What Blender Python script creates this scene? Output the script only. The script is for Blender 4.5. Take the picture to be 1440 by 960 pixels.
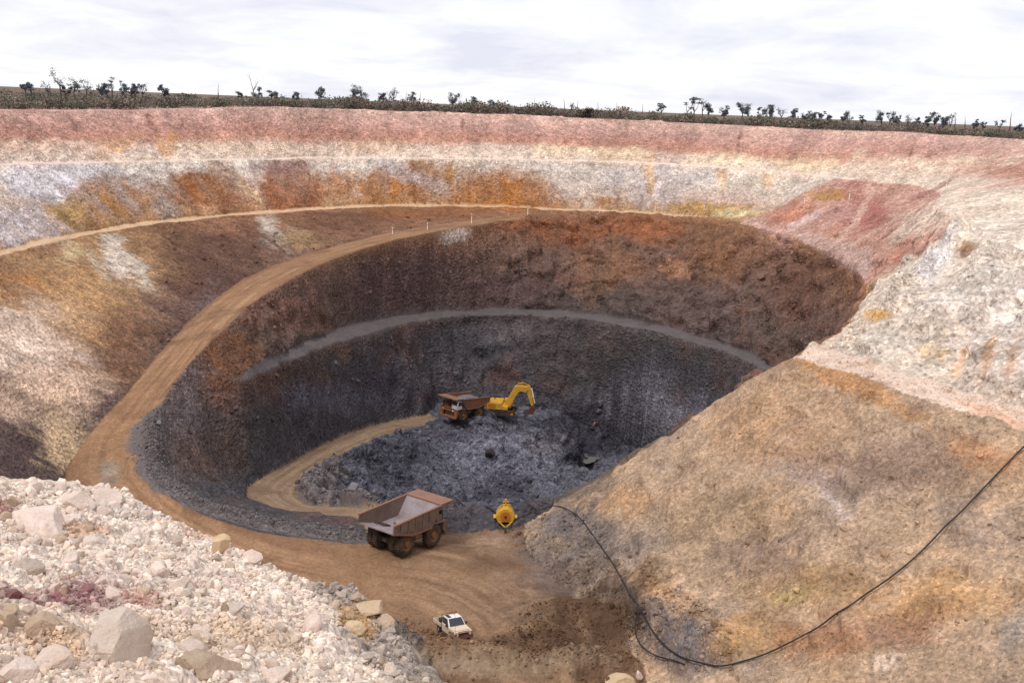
import bpy, bmesh, math, random
import numpy as np
from mathutils import Vector, Matrix
from mathutils.geometry import delaunay_2d_cdt
from mathutils.bvhtree import BVHTree

for o in list(bpy.data.objects): bpy.data.objects.remove(o)
scn = bpy.context.scene
COL = scn.collection
random.seed(7); RNG = np.random.default_rng(7)
R_ = math.radians

# ------------------------------------------------------------------ camera
CZ = 2.6                                   # eye height above the plateau, standing on the rim rubble
F = 1440.0
PITCH = math.atan(329 / 1440); ROLL = math.atan(57 / 1440)
FW = Vector((0, math.cos(PITCH), -math.sin(PITCH)))
UP0 = Vector((0, math.sin(PITCH), math.cos(PITCH)))
XC = Vector((1, 0, 0)) * math.cos(ROLL) + UP0 * math.sin(ROLL)
YC = -Vector((1, 0, 0)) * math.sin(ROLL) + UP0 * math.cos(ROLL)
cam_d = bpy.data.cameras.new('camera'); cam = bpy.data.objects.new('camera', cam_d); COL.objects.link(cam)
cam_d.sensor_width = 36; cam_d.lens = 36; cam_d.clip_start = .2; cam_d.clip_end = 30000
m = Matrix((XC, YC, -FW)).transposed().to_4x4(); m.translation = (0, 0, CZ)
cam.matrix_world = m
scn.camera = cam

# ------------------------------------------------------------------ sky, sun, exposure
SUN_EL, SUN_AZ = R_(58), R_(215)           # azimuth clockwise from +Y: behind the camera, to the left
w = bpy.data.worlds.new('World'); scn.world = w; w.use_nodes = True
nt = w.node_tree; nt.nodes.clear()
def N(t, kind, **kw):
    n = t.nodes.new(kind)
    for k, v in kw.items(): setattr(n, k, v)
    return n
out = N(nt, 'ShaderNodeOutputWorld'); bg = N(nt, 'ShaderNodeBackground')
sky = N(nt, 'ShaderNodeTexSky', sky_type='NISHITA', sun_disc=False, sun_elevation=SUN_EL, sun_rotation=SUN_AZ)
tc = N(nt, 'ShaderNodeTexCoord'); sep = N(nt, 'ShaderNodeSeparateXYZ')
nt.links.new(tc.outputs['Generated'], sep.inputs[0])
def math_node(t, op, a, b=None, clamp=False):
    n = N(t, 'ShaderNodeMath', operation=op, use_clamp=clamp)
    for i, v in enumerate((a, b)):
        if v is None: continue
        if isinstance(v, (int, float)): n.inputs[i].default_value = v
        else: t.links.new(v, n.inputs[i])
    return n.outputs[0]
zc = math_node(nt, 'ADD', math_node(nt, 'MAXIMUM', sep.outputs[2], 0.0), 0.16)
cx = math_node(nt, 'DIVIDE', sep.outputs[0], zc); cy = math_node(nt, 'DIVIDE', sep.outputs[1], zc)
comb = N(nt, 'ShaderNodeCombineXYZ'); nt.links.new(cx, comb.inputs[0]); nt.links.new(cy, comb.inputs[1])
cn = N(nt, 'ShaderNodeTexNoise'); cn.inputs['Scale'].default_value = 1.15; cn.inputs['Detail'].default_value = 6
cn.inputs['Roughness'].default_value = .6; cn.inputs['Distortion'].default_value = .35
nt.links.new(comb.outputs[0], cn.inputs['Vector'])
cr = N(nt, 'ShaderNodeValToRGB')
cr.color_ramp.elements[0].position = .34; cr.color_ramp.elements[0].color = (7.4, 7.5, 8.6, 1)
cr.color_ramp.elements[1].position = .57; cr.color_ramp.elements[1].color = (9.7, 9.7, 9.9, 1)
nt.links.new(cn.outputs['Fac'], cr.inputs[0])
cm = N(nt, 'ShaderNodeMix', data_type='RGBA'); cm.inputs[0].default_value = .93
nt.links.new(sky.outputs[0], cm.inputs[6]); nt.links.new(cr.outputs[0], cm.inputs[7])
nt.links.new(cm.outputs[2], bg.inputs[0]); bg.inputs[1].default_value = .086
nt.links.new(bg.outputs[0], out.inputs[0])
sd = bpy.data.lights.new('sun', 'SUN'); sun = bpy.data.objects.new('sun', sd); COL.objects.link(sun)
sd.energy = 1.5; sd.angle = R_(10); sd.color = (1, .95, .88)
sdir = Vector((math.sin(SUN_AZ) * math.cos(SUN_EL), math.cos(SUN_AZ) * math.cos(SUN_EL), math.sin(SUN_EL)))
sun.rotation_euler = sdir.to_track_quat('Z', 'Y').to_euler(); sun.location = sdir * 400
scn.view_settings.view_transform = 'Standard'; scn.view_settings.look = 'None'
scn.view_settings.exposure = 0.38; scn.view_settings.gamma = 1
scn.view_settings.use_curve_mapping = False

# ------------------------------------------------------------------ helpers
def lin(c):
    c = np.asarray(c, float) / 255
    return np.where(c <= .04045, c / 12.92, ((c + .055) / 1.055) ** 2.4)
def ray(px, py):
    return FW + XC * ((px - 720) / F) + YC * ((480 - py) / F)
def P(px, py, d):
    "a surveyed point: seen in the photograph at (px, py), d metres below the eye"
    r = ray(px, py); s = d / -r.z
    return (r.x * s, r.y * s, CZ - d)
def PD(px, py, D):
    "a surveyed point: seen at (px, py), D metres ahead"
    r = ray(px, py); s = D / r.y
    return (r.x * s, D, CZ + r.z * s)
def spline(pts, step):
    pts = [np.array(p, float) for p in pts]
    if len(pts) == 2: pts = [pts[0], (pts[0] + pts[1]) / 2, pts[1]]
    o = []
    for i in range(len(pts) - 1):
        p0 = pts[i - 1] if i else 2 * pts[0] - pts[1]; p1 = pts[i]; p2 = pts[i + 1]
        p3 = pts[i + 2] if i + 2 < len(pts) else 2 * p2 - p1
        L = np.linalg.norm((p2 - p1)[:2]); n = max(1, int(L / step))
        d1 = max(L, .01) ** .5; d0 = max(np.linalg.norm((p1 - p0)[:2]), .01) ** .5; d2 = max(np.linalg.norm((p3 - p2)[:2]), .01) ** .5
        m1 = (p2 - p1) - d1 / (d0 + d1) * ((p2 - p1) - (p1 - p0) * d1 / d0) if 0 else ((p1 - p0) / d0 - (p2 - p0) / (d0 + d1) + (p2 - p1) / d1) * d1
        m2 = ((p2 - p1) / d1 - (p3 - p1) / (d1 + d2) + (p3 - p2) / d2) * d1
        for k in range(n):
            t = k / n; t2 = t * t; t3 = t2 * t
            o.append((2*t3-3*t2+1)*p1 + (t3-2*t2+t)*m1 + (-2*t3+3*t2)*p2 + (t3-t2)*m2)
    o.append(pts[-1])
    return np.array(o)
_h = RNG.random(65536).astype(np.float32)
def _hash(ix, iy, iz, seed):
    h = (ix.astype(np.int64) * 73856093) ^ (iy.astype(np.int64) * 19349663) ^ (iz.astype(np.int64) * 83492791) ^ (seed * 2654435761)
    h ^= (h >> 13); h = h * 1274126177; h ^= (h >> 16)
    return _h[h & 65535]
def vnoise(x, y, z, seed=0):
    x = np.asarray(x, np.float64); y = np.asarray(y, np.float64); z = np.broadcast_to(np.asarray(z, np.float64), x.shape)
    ix = np.floor(x); iy = np.floor(y); iz = np.floor(z)
    fx = x - ix; fy = y - iy; fz = z - iz
    fx = fx*fx*fx*(fx*(fx*6-15)+10); fy = fy*fy*fy*(fy*(fy*6-15)+10); fz = fz*fz*fz*(fz*(fz*6-15)+10)
    r = 0
    for a in (0, 1):
        for b in (0, 1):
            for c in (0, 1):
                r = r + _hash(ix+a, iy+b, iz+c, seed) * ((fx if a else 1-fx) * (fy if b else 1-fy) * (fz if c else 1-fz))
    return r * 2 - 1                        # -1..1
def fbm(x, y, z, octv=4, seed=0, gain=.5, ridged=False):
    s = 0; a = 1; tot = 0; f = 1.0
    for i in range(octv):
        n = vnoise(x*f + 17.3*i, y*f - 9.1*i, np.asarray(z)*f + 4.7*i, seed + i)
        if ridged: n = 1 - 2*np.abs(n)
        s = s + a*n; tot += a; a *= gain; f *= 2.03
    return s / tot
def worley(x, y, z, seed=0):
    "blocky noise: random level of the nearest jittered cell, and its distance"
    ix = np.floor(x); iy = np.floor(y); iz = np.floor(z); best = np.full(x.shape, 9.); val = np.zeros(x.shape)
    for a in (-1, 0, 1):
        for b in (-1, 0, 1):
            for c in (-1, 0, 1):
                jx, jy, jz = ix+a, iy+b, iz+c; h = _hash(jx, jy, jz, seed)
                d = (jx+h-x)**2 + (jy+_hash(jx, jy, jz, seed+31)-y)**2 + (jz+_hash(jx, jy, jz, seed+57)-z)**2
                k = d < best; best[k] = d[k]; val[k] = _hash(jx, jy, jz, seed+83)[k]
    return val*2-1, np.sqrt(best)
def sstep(a, b, x):
    t = np.clip((x - a) / (b - a), 0, 1); return t*t*(3-2*t)
def inside(poly, x, y):
    poly = np.asarray(poly)[:, :2]; r = np.zeros(x.shape, bool)
    bx0, by0 = poly.min(0); bx1, by1 = poly.max(0)
    sel = np.nonzero((x >= bx0) & (x <= bx1) & (y >= by0) & (y <= by1))
    xs = x[sel]; ys = y[sel]; c = np.zeros(xs.shape, bool)
    for i in range(len(poly)):
        x0, y0 = poly[i]; x1, y1 = poly[(i+1) % len(poly)]
        if y0 == y1: continue
        c ^= ((y0 > ys) != (y1 > ys)) & (xs < (x1-x0) * (ys-y0) / (y1-y0) + x0)
    r[sel] = c; return r
def pl_dist(line, x, y, maxd=30.0):
    "distance to a polyline, arc length, signed side; only evaluated near it"
    line = np.asarray(line)[:, :2]
    D = np.full(x.shape, 1e9); S = np.zeros(x.shape); T = np.zeros(x.shape)
    b0 = line.min(0) - maxd; b1 = line.max(0) + maxd
    sel = np.nonzero((x > b0[0]) & (x < b1[0]) & (y > b0[1]) & (y < b1[1]))
    xs = x[sel]; ys = y[sel]; d = np.full(xs.shape, 1e9); s = np.zeros(xs.shape); t = np.zeros(xs.shape); acc = 0
    for i in range(len(line)-1):
        a = line[i]; v = line[i+1]-a; L = math.hypot(*v)
        if L < 1e-6: continue
        u = np.clip(((xs-a[0])*v[0] + (ys-a[1])*v[1]) / L**2, 0, 1)
        dx = xs-a[0]-u*v[0]; dy = ys-a[1]-u*v[1]; dd = np.hypot(dx, dy); k = dd < d
        d[k] = dd[k]; s[k] = (acc+u*L)[k]; t[k] = (np.sign(v[0]*dy - v[1]*dx)*dd)[k]; acc += L
    D[sel] = d; S[sel] = s; T[sel] = t
    return D, S, T

# ------------------------------------------------------------------ terrain: breaklines of the pit
def away(line, k, dz=.15):                  # the same contour pushed outwards by k metres from the pit's axis
    o = []
    for p in line:
        v = np.array([p[0], p[1]-165]); n = v / max(np.linalg.norm(v), 1); o.append((p[0]+n[0]*k, p[1]+n[1]*k, p[2]+dz))
    return o
rim = [(-40, 6, .6), (-75, 30, 0), (-105, 80, -.8), (-120, 140, -1.6), PD(-60, 157, 197), PD(0, 156, 206), PD(120, 156, 228), PD(240, 154.5, 248), PD(360, 151, 264), PD(540, 156, 283),
       PD(720, 161.5, 292), PD(900, 170, 296), PD(1080, 179, 288), PD(1260, 186, 264), PD(1440, 196, 232), (116, 185, -.1), (112, 130, -.1), (102, 70, 0), (80, 25, .2), (40, 2, .4)]
rim_near = [(40, 2, .4), (20, 1.2, .6), (6, 1.0, .9), (0, 1.0, 1.0), (-6, 1.2, 1.0), (-20, 2.5, .9), (-40, 6, .6)]
b1 = [(-45, 44, -11.5), (-72, 66, -11.3), (-92, 110, -11.1), (-97, 150, -11.1), P(-60, 236, 13.7), P(0, 232, 13.9), P(150, 229, 14.3), P(300, 226, 14.6), P(480, 223, 14.4), P(600, 223.5, 13.9), P(720, 225, 13.6),
      P(900, 230, 13.3), P(1100, 243, 13.6), P(1200, 253, 13.7), P(1300, 264, 13.7), P(1322, 287, 13.7), P(1338, 310, 13.7), P(1345, 325, 13.7),
      P(1375, 336, 13.6), P(1440, 349, 13.5), (62, 100, -11), (70, 75, -11), (70, 45, -11), (52, 18, -10)]
b1o = [(-47, 38, -10.6), (-76, 62, -10.8)] + away([b1[2], b1[3]], 4) + away(b1[4:14], 1.6)
b2 = [(-60, 80, -22.6), (-74, 110, -22.8), (-78, 130, -22.9), P(-60, 378, 25.5), P(0, 360, 25.5), P(60, 344, 25.5), P(100, 335, 25.5), P(200, 318, 25.5), P(300, 306, 25.5), P(400, 298, 25.5), P(480, 293, 25.5),
      P(560, 290, 25.5), P(650, 291, 25.5), P(720, 293, 25.5), P(790, 296, 25.5), P(860, 298, 25.4), P(930, 302, 25.4), P(1000, 309, 25.5), P(1060, 319, 25.5), P(1110, 333, 25.5),
      P(1160, 354, 25.5), P(1200, 378, 25.5), P(1217, 400, 25.5), P(1203, 446, 25.5), P(1165, 478, 25.3), P(1138, 494, 25.3), P(1118, 504, 25.5)]
b2r = [P(1118, 504, 25.5), P(1200, 527, 25.5), P(1300, 560, 25.5), P(1440, 606, 25.5), (51, 66, -22.9), (50, 48, -22.9)]
b2n = [(50, 48, -22.9), (30, 40, -22.9), (0, 40, -23.2), (-22, 46, -23), (-42, 60, -22.8), (-60, 80, -22.6)]
b2o = [(-67, 78, -22.3)] + away(b2[1:13], 2.4) + away(b2[13:18], 1.6)
b2ro = [P(1168, 490, 25.2), P(1215, 504, 25.0), P(1330, 541, 25.1), P(1440, 577, 25.1), (58, 66, -22.6), (57, 48, -22.6)]
ro = [P(730, 302, 26), P(650, 312, 27), P(560, 325, 28.3), P(480, 343, 30), P(400, 368, 32), P(330, 401, 34), P(250, 468, 37.5), P(180, 550, 40.5), P(122, 615, 42.6), P(98, 655, 43.8),
      (-50, 108, -42.2), (-43, 102, -43.2), (-33, 98.5, -44.2), P(430, 852, 48.2), P(500, 876, 48.7), P(556, 892, 49.2)]
ri = [P(730, 307, 26), P(650, 320, 27), P(560, 337, 28.3), P(480, 360, 30), P(420, 387, 31.5), P(350, 430, 33.6), P(290, 490, 36.6), P(240, 550, 39.5), P(210, 610, 42.1), P(199, 650, 43.6), P(222, 688, 45), P(285, 723, 46.3),
      P(360, 746, 47.3), P(440, 759, 48), P(500, 765, 48.5)]
b3 = [P(335, 538, 40.8), P(400, 511, 42.6), P(480, 481, 44), P(560, 457, 45), P(640, 445, 45.7), P(720, 443, 45.7), P(800, 448, 45.7), P(880, 458, 45.7), P(960, 477, 45.7), P(1050, 508, 45.7), (48, 170, -43.1), (43, 150, -42)]
b3o = [P(348, 520, 40.0), P(430, 480, 42.3), P(520, 450, 44), P(600, 440, 45), P(680, 435, 45.4), P(760, 435.5, 45.4), P(840, 443, 45.4), P(920, 456, 45.4), P(1000, 477, 45.4), P(1060, 500, 45.4), (51, 170, -42.8)]
lo = [P(600, 583, 64), P(520, 600, 61.8), P(450, 628, 58.6), P(390, 660, 55.3), P(347, 688, 53.2), P(350, 702, 52.6), P(385, 714, 52.3), P(430, 722, 51.9), P(500, 729, 51), (-16.2, 113.5, -47.6)]
li = [P(617, 592, 64), P(540, 612, 61.8), P(470, 645, 58.7), P(432, 678, 55.8), P(425, 694, 54.8), P(436, 707, 53.9), P(500, 713, 52.2), P(560, 716, 51.2)]
lip = [P(560, 716, 51.2), P(640, 722, 50.8), P(690, 722, 50.9), P(745, 716, 50.6), P(800, 690, 48)]
spur = [P(1118, 504, 25.5), P(1060, 534, 29.2), P(1000, 570, 33), P(950, 602, 37), P(900, 632, 41), P(850, 664, 45), P(800, 690, 48)]
toe = [P(600, 583, 64), P(615, 573, 64.2), P(680, 570, 64.5), P(770, 577, 65.2), P(810, 588, 67), P(860, 612, 70.5), P(905, 636, 72.5), (37, 196, -69.5), (38, 178, -68), (30, 152, -65), (20, 144, -65), (8, 146, -66), (-8, 152, -66), (-20, 160, -64)]
bench_edge = [P(617, 592, 64), P(680, 597, 64.6), P(735, 594, 64.8), P(762, 600, 66), P(795, 618, 68.6)]
heap_foot = [P(540, 690, 67), P(620, 702, 69.5), P(700, 697, 70.6), P(770, 684, 72), P(808, 664, 73), P(826, 642, 73), P(795, 618, 68.6)]
rtoe = [(16, 66, -46), P(900, 960, 49), P(868, 895, 49.2), P(815, 845, 49.4), P(768, 805, 49.6), P(740, 772, 49.8), P(738, 745, 50)]
ntoe = [P(556, 892, 49.2), P(585, 915, 49.5), P(608, 950, 49.7), (-1, 72, -46.8), (8, 67, -46.5), (16, 66, -46)]
rub = [(-46, 43, -11.3), PD(-90, 655, 40), PD(0, 676, 35), PD(80, 687, 32), PD(165, 694, 30), PD(205, 714, 28.5), PD(265, 747, 26), PD(335, 780, 24), PD(400, 818, 22), PD(450, 838, 20.5), PD(505, 842, 19.5), PD(548, 866, 18),
       PD(572, 905, 16.5), PD(600, 962, 14.8), PD(640, 1060, 12.5), (4.2, 9.5, -8), (12, 8.5, -11), (30, 13, -18), (44, 19, -18)]
rub2 = [(p[0]*1.0+2.2, p[1]+2.6, p[2]-4.2) for p in rub[2:14]] + [(2.2, 14.5, -12.5), (6.5, 12, -12.5), (13, 11, -15)]
ledge = [P(1192, 482, 25.0), P(1260, 453, 21.9), P(1340, 418, 18.6), P(1440, 374, 15.3), (64, 90, -13)]
ledge_o = [(p[0]+2.2, p[1]+.9, p[2]+.1) for p in ledge]
mid_near = [(-38, 62, -26), (-20, 50, -26), (-6, 43, -25.5)]
LINES = dict(rim=rim, rim_near=rim_near, b1=b1, b1o=b1o, b2=b2, b2r=b2r, b2n=b2n, b2o=b2o, b2ro=b2ro, ro=ro, ri=ri, b3=b3, b3o=b3o, lo=lo, li=li, lip=lip, spur=spur,
             toe=toe, bench_edge=bench_edge, heap_foot=heap_foot, rtoe=rtoe, ntoe=ntoe, rub=rub, rub2=rub2, ledge=ledge, ledge_o=ledge_o)
def wiggle(a, amp, wl, seed):
    a = a.copy(); s = np.r_[0, np.cumsum(np.hypot(*np.diff(a[:, :2], axis=0).T))]
    a[1:-1, 0] += amp*fbm(s/wl, s*0+seed, s*0, 3, seed)[1:-1]; a[1:-1, 1] += amp*fbm(s/wl, s*0+seed+5, s*0, 3, seed+9)[1:-1]; a[1:-1, 2] += .35*amp*fbm(s/wl, s*0+seed+9, s*0, 3, seed+19)[1:-1]
    return a
SP = {k: spline(v, 1.5 if k in ('rub', 'rub2', 'rim_near', 'li', 'lo') else 2.5) for k, v in LINES.items()}
for k, a_ in (('b2r', .6), ('b2ro', 1.2), ('spur', 1.0), ('b1', .5), ('b3', 1.1), ('b3o', 1.1), ('b2', .5), ('b1o', .6), ('b2o', .6), ('ledge', 1.0), ('ledge_o', 1.0), ('toe', 1.2), ('bench_edge', 1.2), ('heap_foot', 1.5), ('ri', .35), ('ro', .35), ('lo', .4), ('li', .5), ('rub', .4), ('rtoe', .8)):
    SP[k] = wiggle(SP[k], a_, 5.0 if k != 'rub' else 2.0, len(k)*7)
def ring(rad, z, n=60): return np.array([(rad*math.cos(a), 120+rad*math.sin(a), z) for a in np.linspace(0, 2*math.pi, n, endpoint=False)])
V2 = []; Z = []; E = []
def addline(a, closed=False):
    b = len(V2)
    for p in a: V2.append(Vector((p[0], p[1]))); Z.append(float(p[2]))
    for i in range(len(a)-1): E.append((b+i, b+i+1))
    if closed: E.append((b+len(a)-1, b))
for k, v in SP.items(): addline(v)
addline(ring(260, -.3)); addline(ring(420, -.4)); addline(ring(1500, 1.0)); addline(ring(7000, 6), True)
res = delaunay_2d_cdt(V2, E, [], 0, .05)
tv, tf, orig = res[0], res[2], res[3]
tz = []
A2 = np.array([(v.x, v.y) for v in V2]); AZ = np.array(Z)
for v, o_ in zip(tv, orig):
    if o_: tz.append(Z[o_[0]])
    else:
        d = np.hypot(A2[:, 0]-v.x, A2[:, 1]-v.y); j = np.argsort(d)[:3]; tz.append(float((AZ[j]/(d[j]+.01)).sum() / (1/(d[j]+.01)).sum()))
TV = [Vector((v.x, v.y, z)) for v, z in zip(tv, tz)]
bvh = BVHTree.FromPolygons(TV, tf)

# polar survey grid
th = np.concatenate([np.arange(-180, -48, 6.), np.arange(-48, -29, .45), np.arange(-29, 29, .09), np.arange(29, 48, .45), np.arange(48, 180, 6.)])
TH = np.radians(th)
rr = np.concatenate([np.geomspace(.6, 6, 30), np.arange(6.12, 38, .12), np.arange(38, 76, .5), np.arange(76, 136, .23), np.arange(136, 186, .34), np.arange(186, 240, .26), np.arange(240, 300, .42), np.arange(300, 420, 3), np.geomspace(424, 6500, 34)])
GX = np.sin(TH)[None, :] * rr[:, None]; GY = np.cos(TH)[None, :] * rr[:, None]
NR, NT = GX.shape
def tin_z(x, y):
    h = bvh.ray_cast(Vector((x, y, 200)), Vector((0, 0, -1)))[0]
    return h.z if h else 0.0
GZ = np.array([tin_z(x, y) for x, y in zip(GX.ravel().tolist(), GY.ravel().tolist())]).reshape(NR, NT)
# ------------------------------------------------------------------ zones
poly_rim = np.vstack([SP['rim'], SP['rim_near'][1:]])
poly_up = np.vstack([SP['ro'], SP['ri'][::-1]])
poly_low = np.vstack([SP['lo'], SP['li'][::-1]])
poly_mid = np.vstack([SP['ri'][-1:], SP['lo'][-1:], SP['lip'][:-8], SP['rtoe'][::-1], SP['ntoe'][::-1]])
ik = int(np.argmin(np.hypot(SP['li'][:, 0]-li[3][0], SP['li'][:, 1]-li[3][1])))
poly_floor = np.vstack([SP['toe'], SP['li'][:ik+1][::-1]])
poly_rub = np.vstack([SP['rub'], [(60, 10, 0), (40, -3, 0), (0, -3, 0), (-40, 3, 0)]])
poly_face = np.vstack([SP['spur'][::-1], SP['b2r'][1:], SP['rtoe']])
_e = int(np.argmin(np.hypot(SP['b1'][:, 0]-b1[13][0], SP['b1'][:, 1]-b1[13][1])))
poly_b1 = np.vstack([SP['b1'][:_e+1], SP['b1o'][::-1]])
poly_b2 = np.vstack([SP['b2'][:int(len(SP['b2'])*.62)], SP['b2o'][::-1]])
poly_b2r = np.vstack([SP['b2'][-14:], SP['b2r'][1:], SP['b2ro'][::-1]])
poly_b3 = np.vstack([SP['b3'], SP['b3o'][::-1]])
ZN = np.full(GX.shape, 1, np.int8)                      # 1 pit wall
ZN[~inside(poly_rim, GX, GY)] = 0                       # 0 plateau
ZN[inside(poly_b1, GX, GY)] = 8
ZN[inside(poly_b2, GX, GY)] = 9
ZN[inside(poly_b3, GX, GY)] = 10
ZN[inside(poly_face, GX, GY)] = 7
ZN[inside(poly_b2r, GX, GY)] = 11
ZN[inside(poly_floor, GX, GY)] = 5
ZN[inside(poly_low, GX, GY)] = 3
ZN[inside(poly_up, GX, GY)] = 2
ZN[inside(poly_mid, GX, GY)] = 4
ZN[inside(poly_rub, GX, GY)] = 6
ZNAMES = {0: 'ground', 1: 'pit_wall', 2: 'haul_road', 3: 'lower_haul_road', 4: 'pit_bench', 5: 'pit_floor', 6: 'rubble_slope', 7: 'pit_buttress',
          8: 'upper_berm', 9: 'middle_berm', 10: 'lower_berm', 11: 'buttress_berm'}

# ------------------------------------------------------------------ relief
def ridge(line, h, wd, seed, rough=.35):
    global GZ
    D, S, T = pl_dist(spline(line, 1.0), GX, GY, wd*3)
    k = np.exp(-(D/wd)**2)
    sel = k > .01
    GZ[sel] += (k[sel] * h * (1 + rough*fbm(GX[sel]/1.6, GY[sel]/1.6, np.zeros(sel.sum()), 3, seed)))
def off(line, k): return [(p[0]+a*k, p[1]+b*k, p[2]) for p, a, b in line]
BUND = [P(222, 600, 42.2), P(221, 650, 43.8), P(248, 682, 45.2), P(302, 708, 46.5), P(370, 729, 47.5), P(440, 743, 48.2), P(500, 749, 48.6)]
BUND2 = [P(475, 650, 58.7), P(440, 682, 55.8), P(436, 696, 54.8), P(448, 703, 53.9), P(505, 709, 52.2)]
ridge(BUND, 1.05, 1.3, 3)
ridge([P(300, 470, 36), P(255, 540, 39.2), P(224, 590, 41.6)], .7, .9, 4)
ridge([P(475, 650, 58.7), P(440, 682, 55.8), P(436, 696, 54.8), P(448, 703, 53.9), P(505, 709, 52.2)], 1.3, 1.2, 5)
ridge([P(612, 932, 49.6), P(690, 925, 49.4), P(760, 915, 49.2), P(815, 940, 49), P(880, 955, 49)], 2.1, 1.9, 6, .8)
ridge([P(760, 880, 49), P(810, 872, 49), P(860, 880, 49), P(890, 900, 48.7)], 2.3, 3.4, 7, .45)
ridge([P(660, 604, 66), P(690, 632, 68), P(720, 668, 70)], 3.0, 5.0, 10)
ridge([P(1345, 330, 13.8), P(1318, 372, 17.2), P(1290, 405, 19.8), P(1250, 440, 22.5)], 2.4, 1.7, 11, 1.2)
ridge([P(1388, 346, 13.5), P(1384, 380, 15.6), P(1360, 415, 17.6), P(1310, 440, 20)], 1.6, 1.4, 12, 1.0)
ridge([P(640, 705, 51.5), P(690, 712, 51), P(745, 706, 50.6)], .8, 1.3, 8)
ridge([P(915, 850, 47.5), P(950, 880, 46.6), P(980, 910, 46), P(1005, 935, 45.5)], 1.7, 2.6, 9, .7)
for k in (8, 9, 11, 10):
    sel = ZN == k
    GZ[sel] += .12*fbm(GX[sel]/1.5, GY[sel]/1.5, np.zeros(sel.sum()), 3, 30)
# along-wall coordinate
AZ_ = np.arctan2(GX, GY-165) * 80.0
RAD = np.hypot(GX, GY-165)
def grid_normals(X, Y, Zz):
    a = np.stack([np.gradient(q, axis=0) for q in (X, Y, Zz)], -1); b = np.stack([np.gradient(q, axis=1) for q in (X, Y, Zz)], -1)
    n = np.cross(b, a); n /= np.linalg.norm(n, axis=-1, keepdims=True) + 1e-9
    return n
def disp(zone, f, fade=None):
    sel = np.isin(ZN, zone)
    return sel, f(GX[sel], GY[sel], GZ[sel], AZ_[sel])
H = np.zeros(GX.shape)
sel, v = disp((1,), lambda x, y, z, s: .8*fbm(x/9, y/9, z/9, 3, 11) + .45*fbm(x/3.4, y/3.4, z/3, 2, 12, .5, True) + .25*fbm(s/3.2, np.zeros_like(s), z/30, 2, 13))
H[sel] = v * (.08 + .92*sstep(35, 75, GY[sel]))
deep = sel & (GZ < -24)
H[deep] += 1.1*fbm(GX[deep]/5, GY[deep]/5, GZ[deep]/3.2, 3, 14, .5, True) * sstep(-24, -34, GZ[deep])
sel, v = disp((7,), lambda x, y, z, s: .35*fbm(x/8, y/8, z/8, 3, 15) + .2*fbm(x/2.2, y/2.2, z/2.2, 3, 16, .5, True) + .15*fbm(x/5, y/5, z/5, 2, 21, .5, True))
H[sel] = v
sel, v = disp((5,), lambda x, y, z, s: .8*fbm(x/6, y/6, z/6, 3, 17) + .6*fbm(x/2.6, y/2.6, z/2.6, 3, 18, .5, True))
H[sel] = v
sel, v = disp((6,), lambda x, y, z, s: .26*fbm(x/2.4, y/2.4, z/2.4, 3, 19) + .2*fbm(x/.8, y/.8, z/.8, 3, 20, .55, True))
H[sel] = v * sstep(3, 9, np.hypot(GX[sel], GY[sel]))
sel, v = disp((2, 3), lambda x, y, z, s: .12*fbm(x/3, y/3, z/3, 3, 22))
H[sel] = v
sel, v = disp((4,), lambda x, y, z, s: .22*fbm(x/3, y/3, z/3, 4, 23) + .08*fbm(x/.9, y/.9, z/.9, 3, 24, .5, True))
H[sel] = v
sel, v = disp((0,), lambda x, y, z, s: .35*fbm(x/14, y/14, z/14, 3, 25) * sstep(6, 40, np.hypot(x, y)))
H[sel] = v
sel, v = disp((8, 9, 10, 11), lambda x, y, z, s: .15*fbm(x/2, y/2, z/2, 3, 26))
H[sel] = v
pr = (ZN == 1) & (GX > 30) & (GY > 70) & (GY < 175) & (GZ > -24)
H[pr] = .5*fbm(GX[pr]/5, GY[pr]/5, GZ[pr]/5, 3, 71, .5, True) + .45*fbm(GX[pr]/2, GY[pr]/2, GZ[pr]/2, 2, 72, .5, True)
_k = int(len(SP['b2'])*.5)
outer_left = inside(np.vstack([SP['b2'][:_k], SP['ro']]), GX, GY)
for zz_, lo_z, cell, amp in ((1, -24, 3.6, 1.1), (5, 0, 3.2, .7), (5, 0, 1.3, .25), (7, 0, 2.4, .26)):
    q_ = (ZN == zz_) & (GZ < lo_z) & (GY > 70) & (np.abs(GX) < 75) & ~outer_left
    wv_ = .5*cell*fbm(GX[q_]/cell/1.5, GY[q_]/cell/1.5, GZ[q_]/cell/1.5, 2, 75)
    H[q_] += amp*worley((GX[q_]+wv_)/cell, (GY[q_]-wv_)/cell, GZ[q_]/cell/.7, 76)[0]
q_ = (ZN == 1) & outer_left
H[q_] = .5*fbm(GX[q_]/8, GY[q_]/8, GZ[q_]/8, 2, 83) + .35*fbm(AZ_[q_]/3.5, GZ[q_]/26, np.zeros(q_.sum()), 3, 84)
q_ = pr
H[q_] = .5*fbm(GX[q_]/7, GY[q_]/7, GZ[q_]/7, 3, 71) + .5*fbm((GX[q_]*.4-GY[q_])/3.0, GZ[q_]/12, np.zeros(q_.sum()), 2, 85, .5, True) + .55*worley(GX[q_]/5.0, GY[q_]/5.0, GZ[q_]/1.9, 78)[0]
q_ = (ZN == 1) & (GX > 50) & (GZ > -11.5) & (GY > 60)
H[q_] *= .45
Dq_ = pl_dist(spline(BUND, 1.0), GX, GY, 8)[0]; H *= .15+.85*sstep(4, 10, Dq_)
q_ = (ZN == 1) & inside(np.vstack([SP['ri'][int(len(SP['ri'])*.6):], SP['lo'][int(len(SP['lo'])*.5):][::-1]]), GX, GY)
H[q_] *= .2
Ds_ = pl_dist(SP['spur'], GX, GY, 9)[0]; q_ = (Ds_ < 7) & (ZN == 1); H[q_] *= .1+.9*sstep(1, 7, Ds_[q_])
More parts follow.
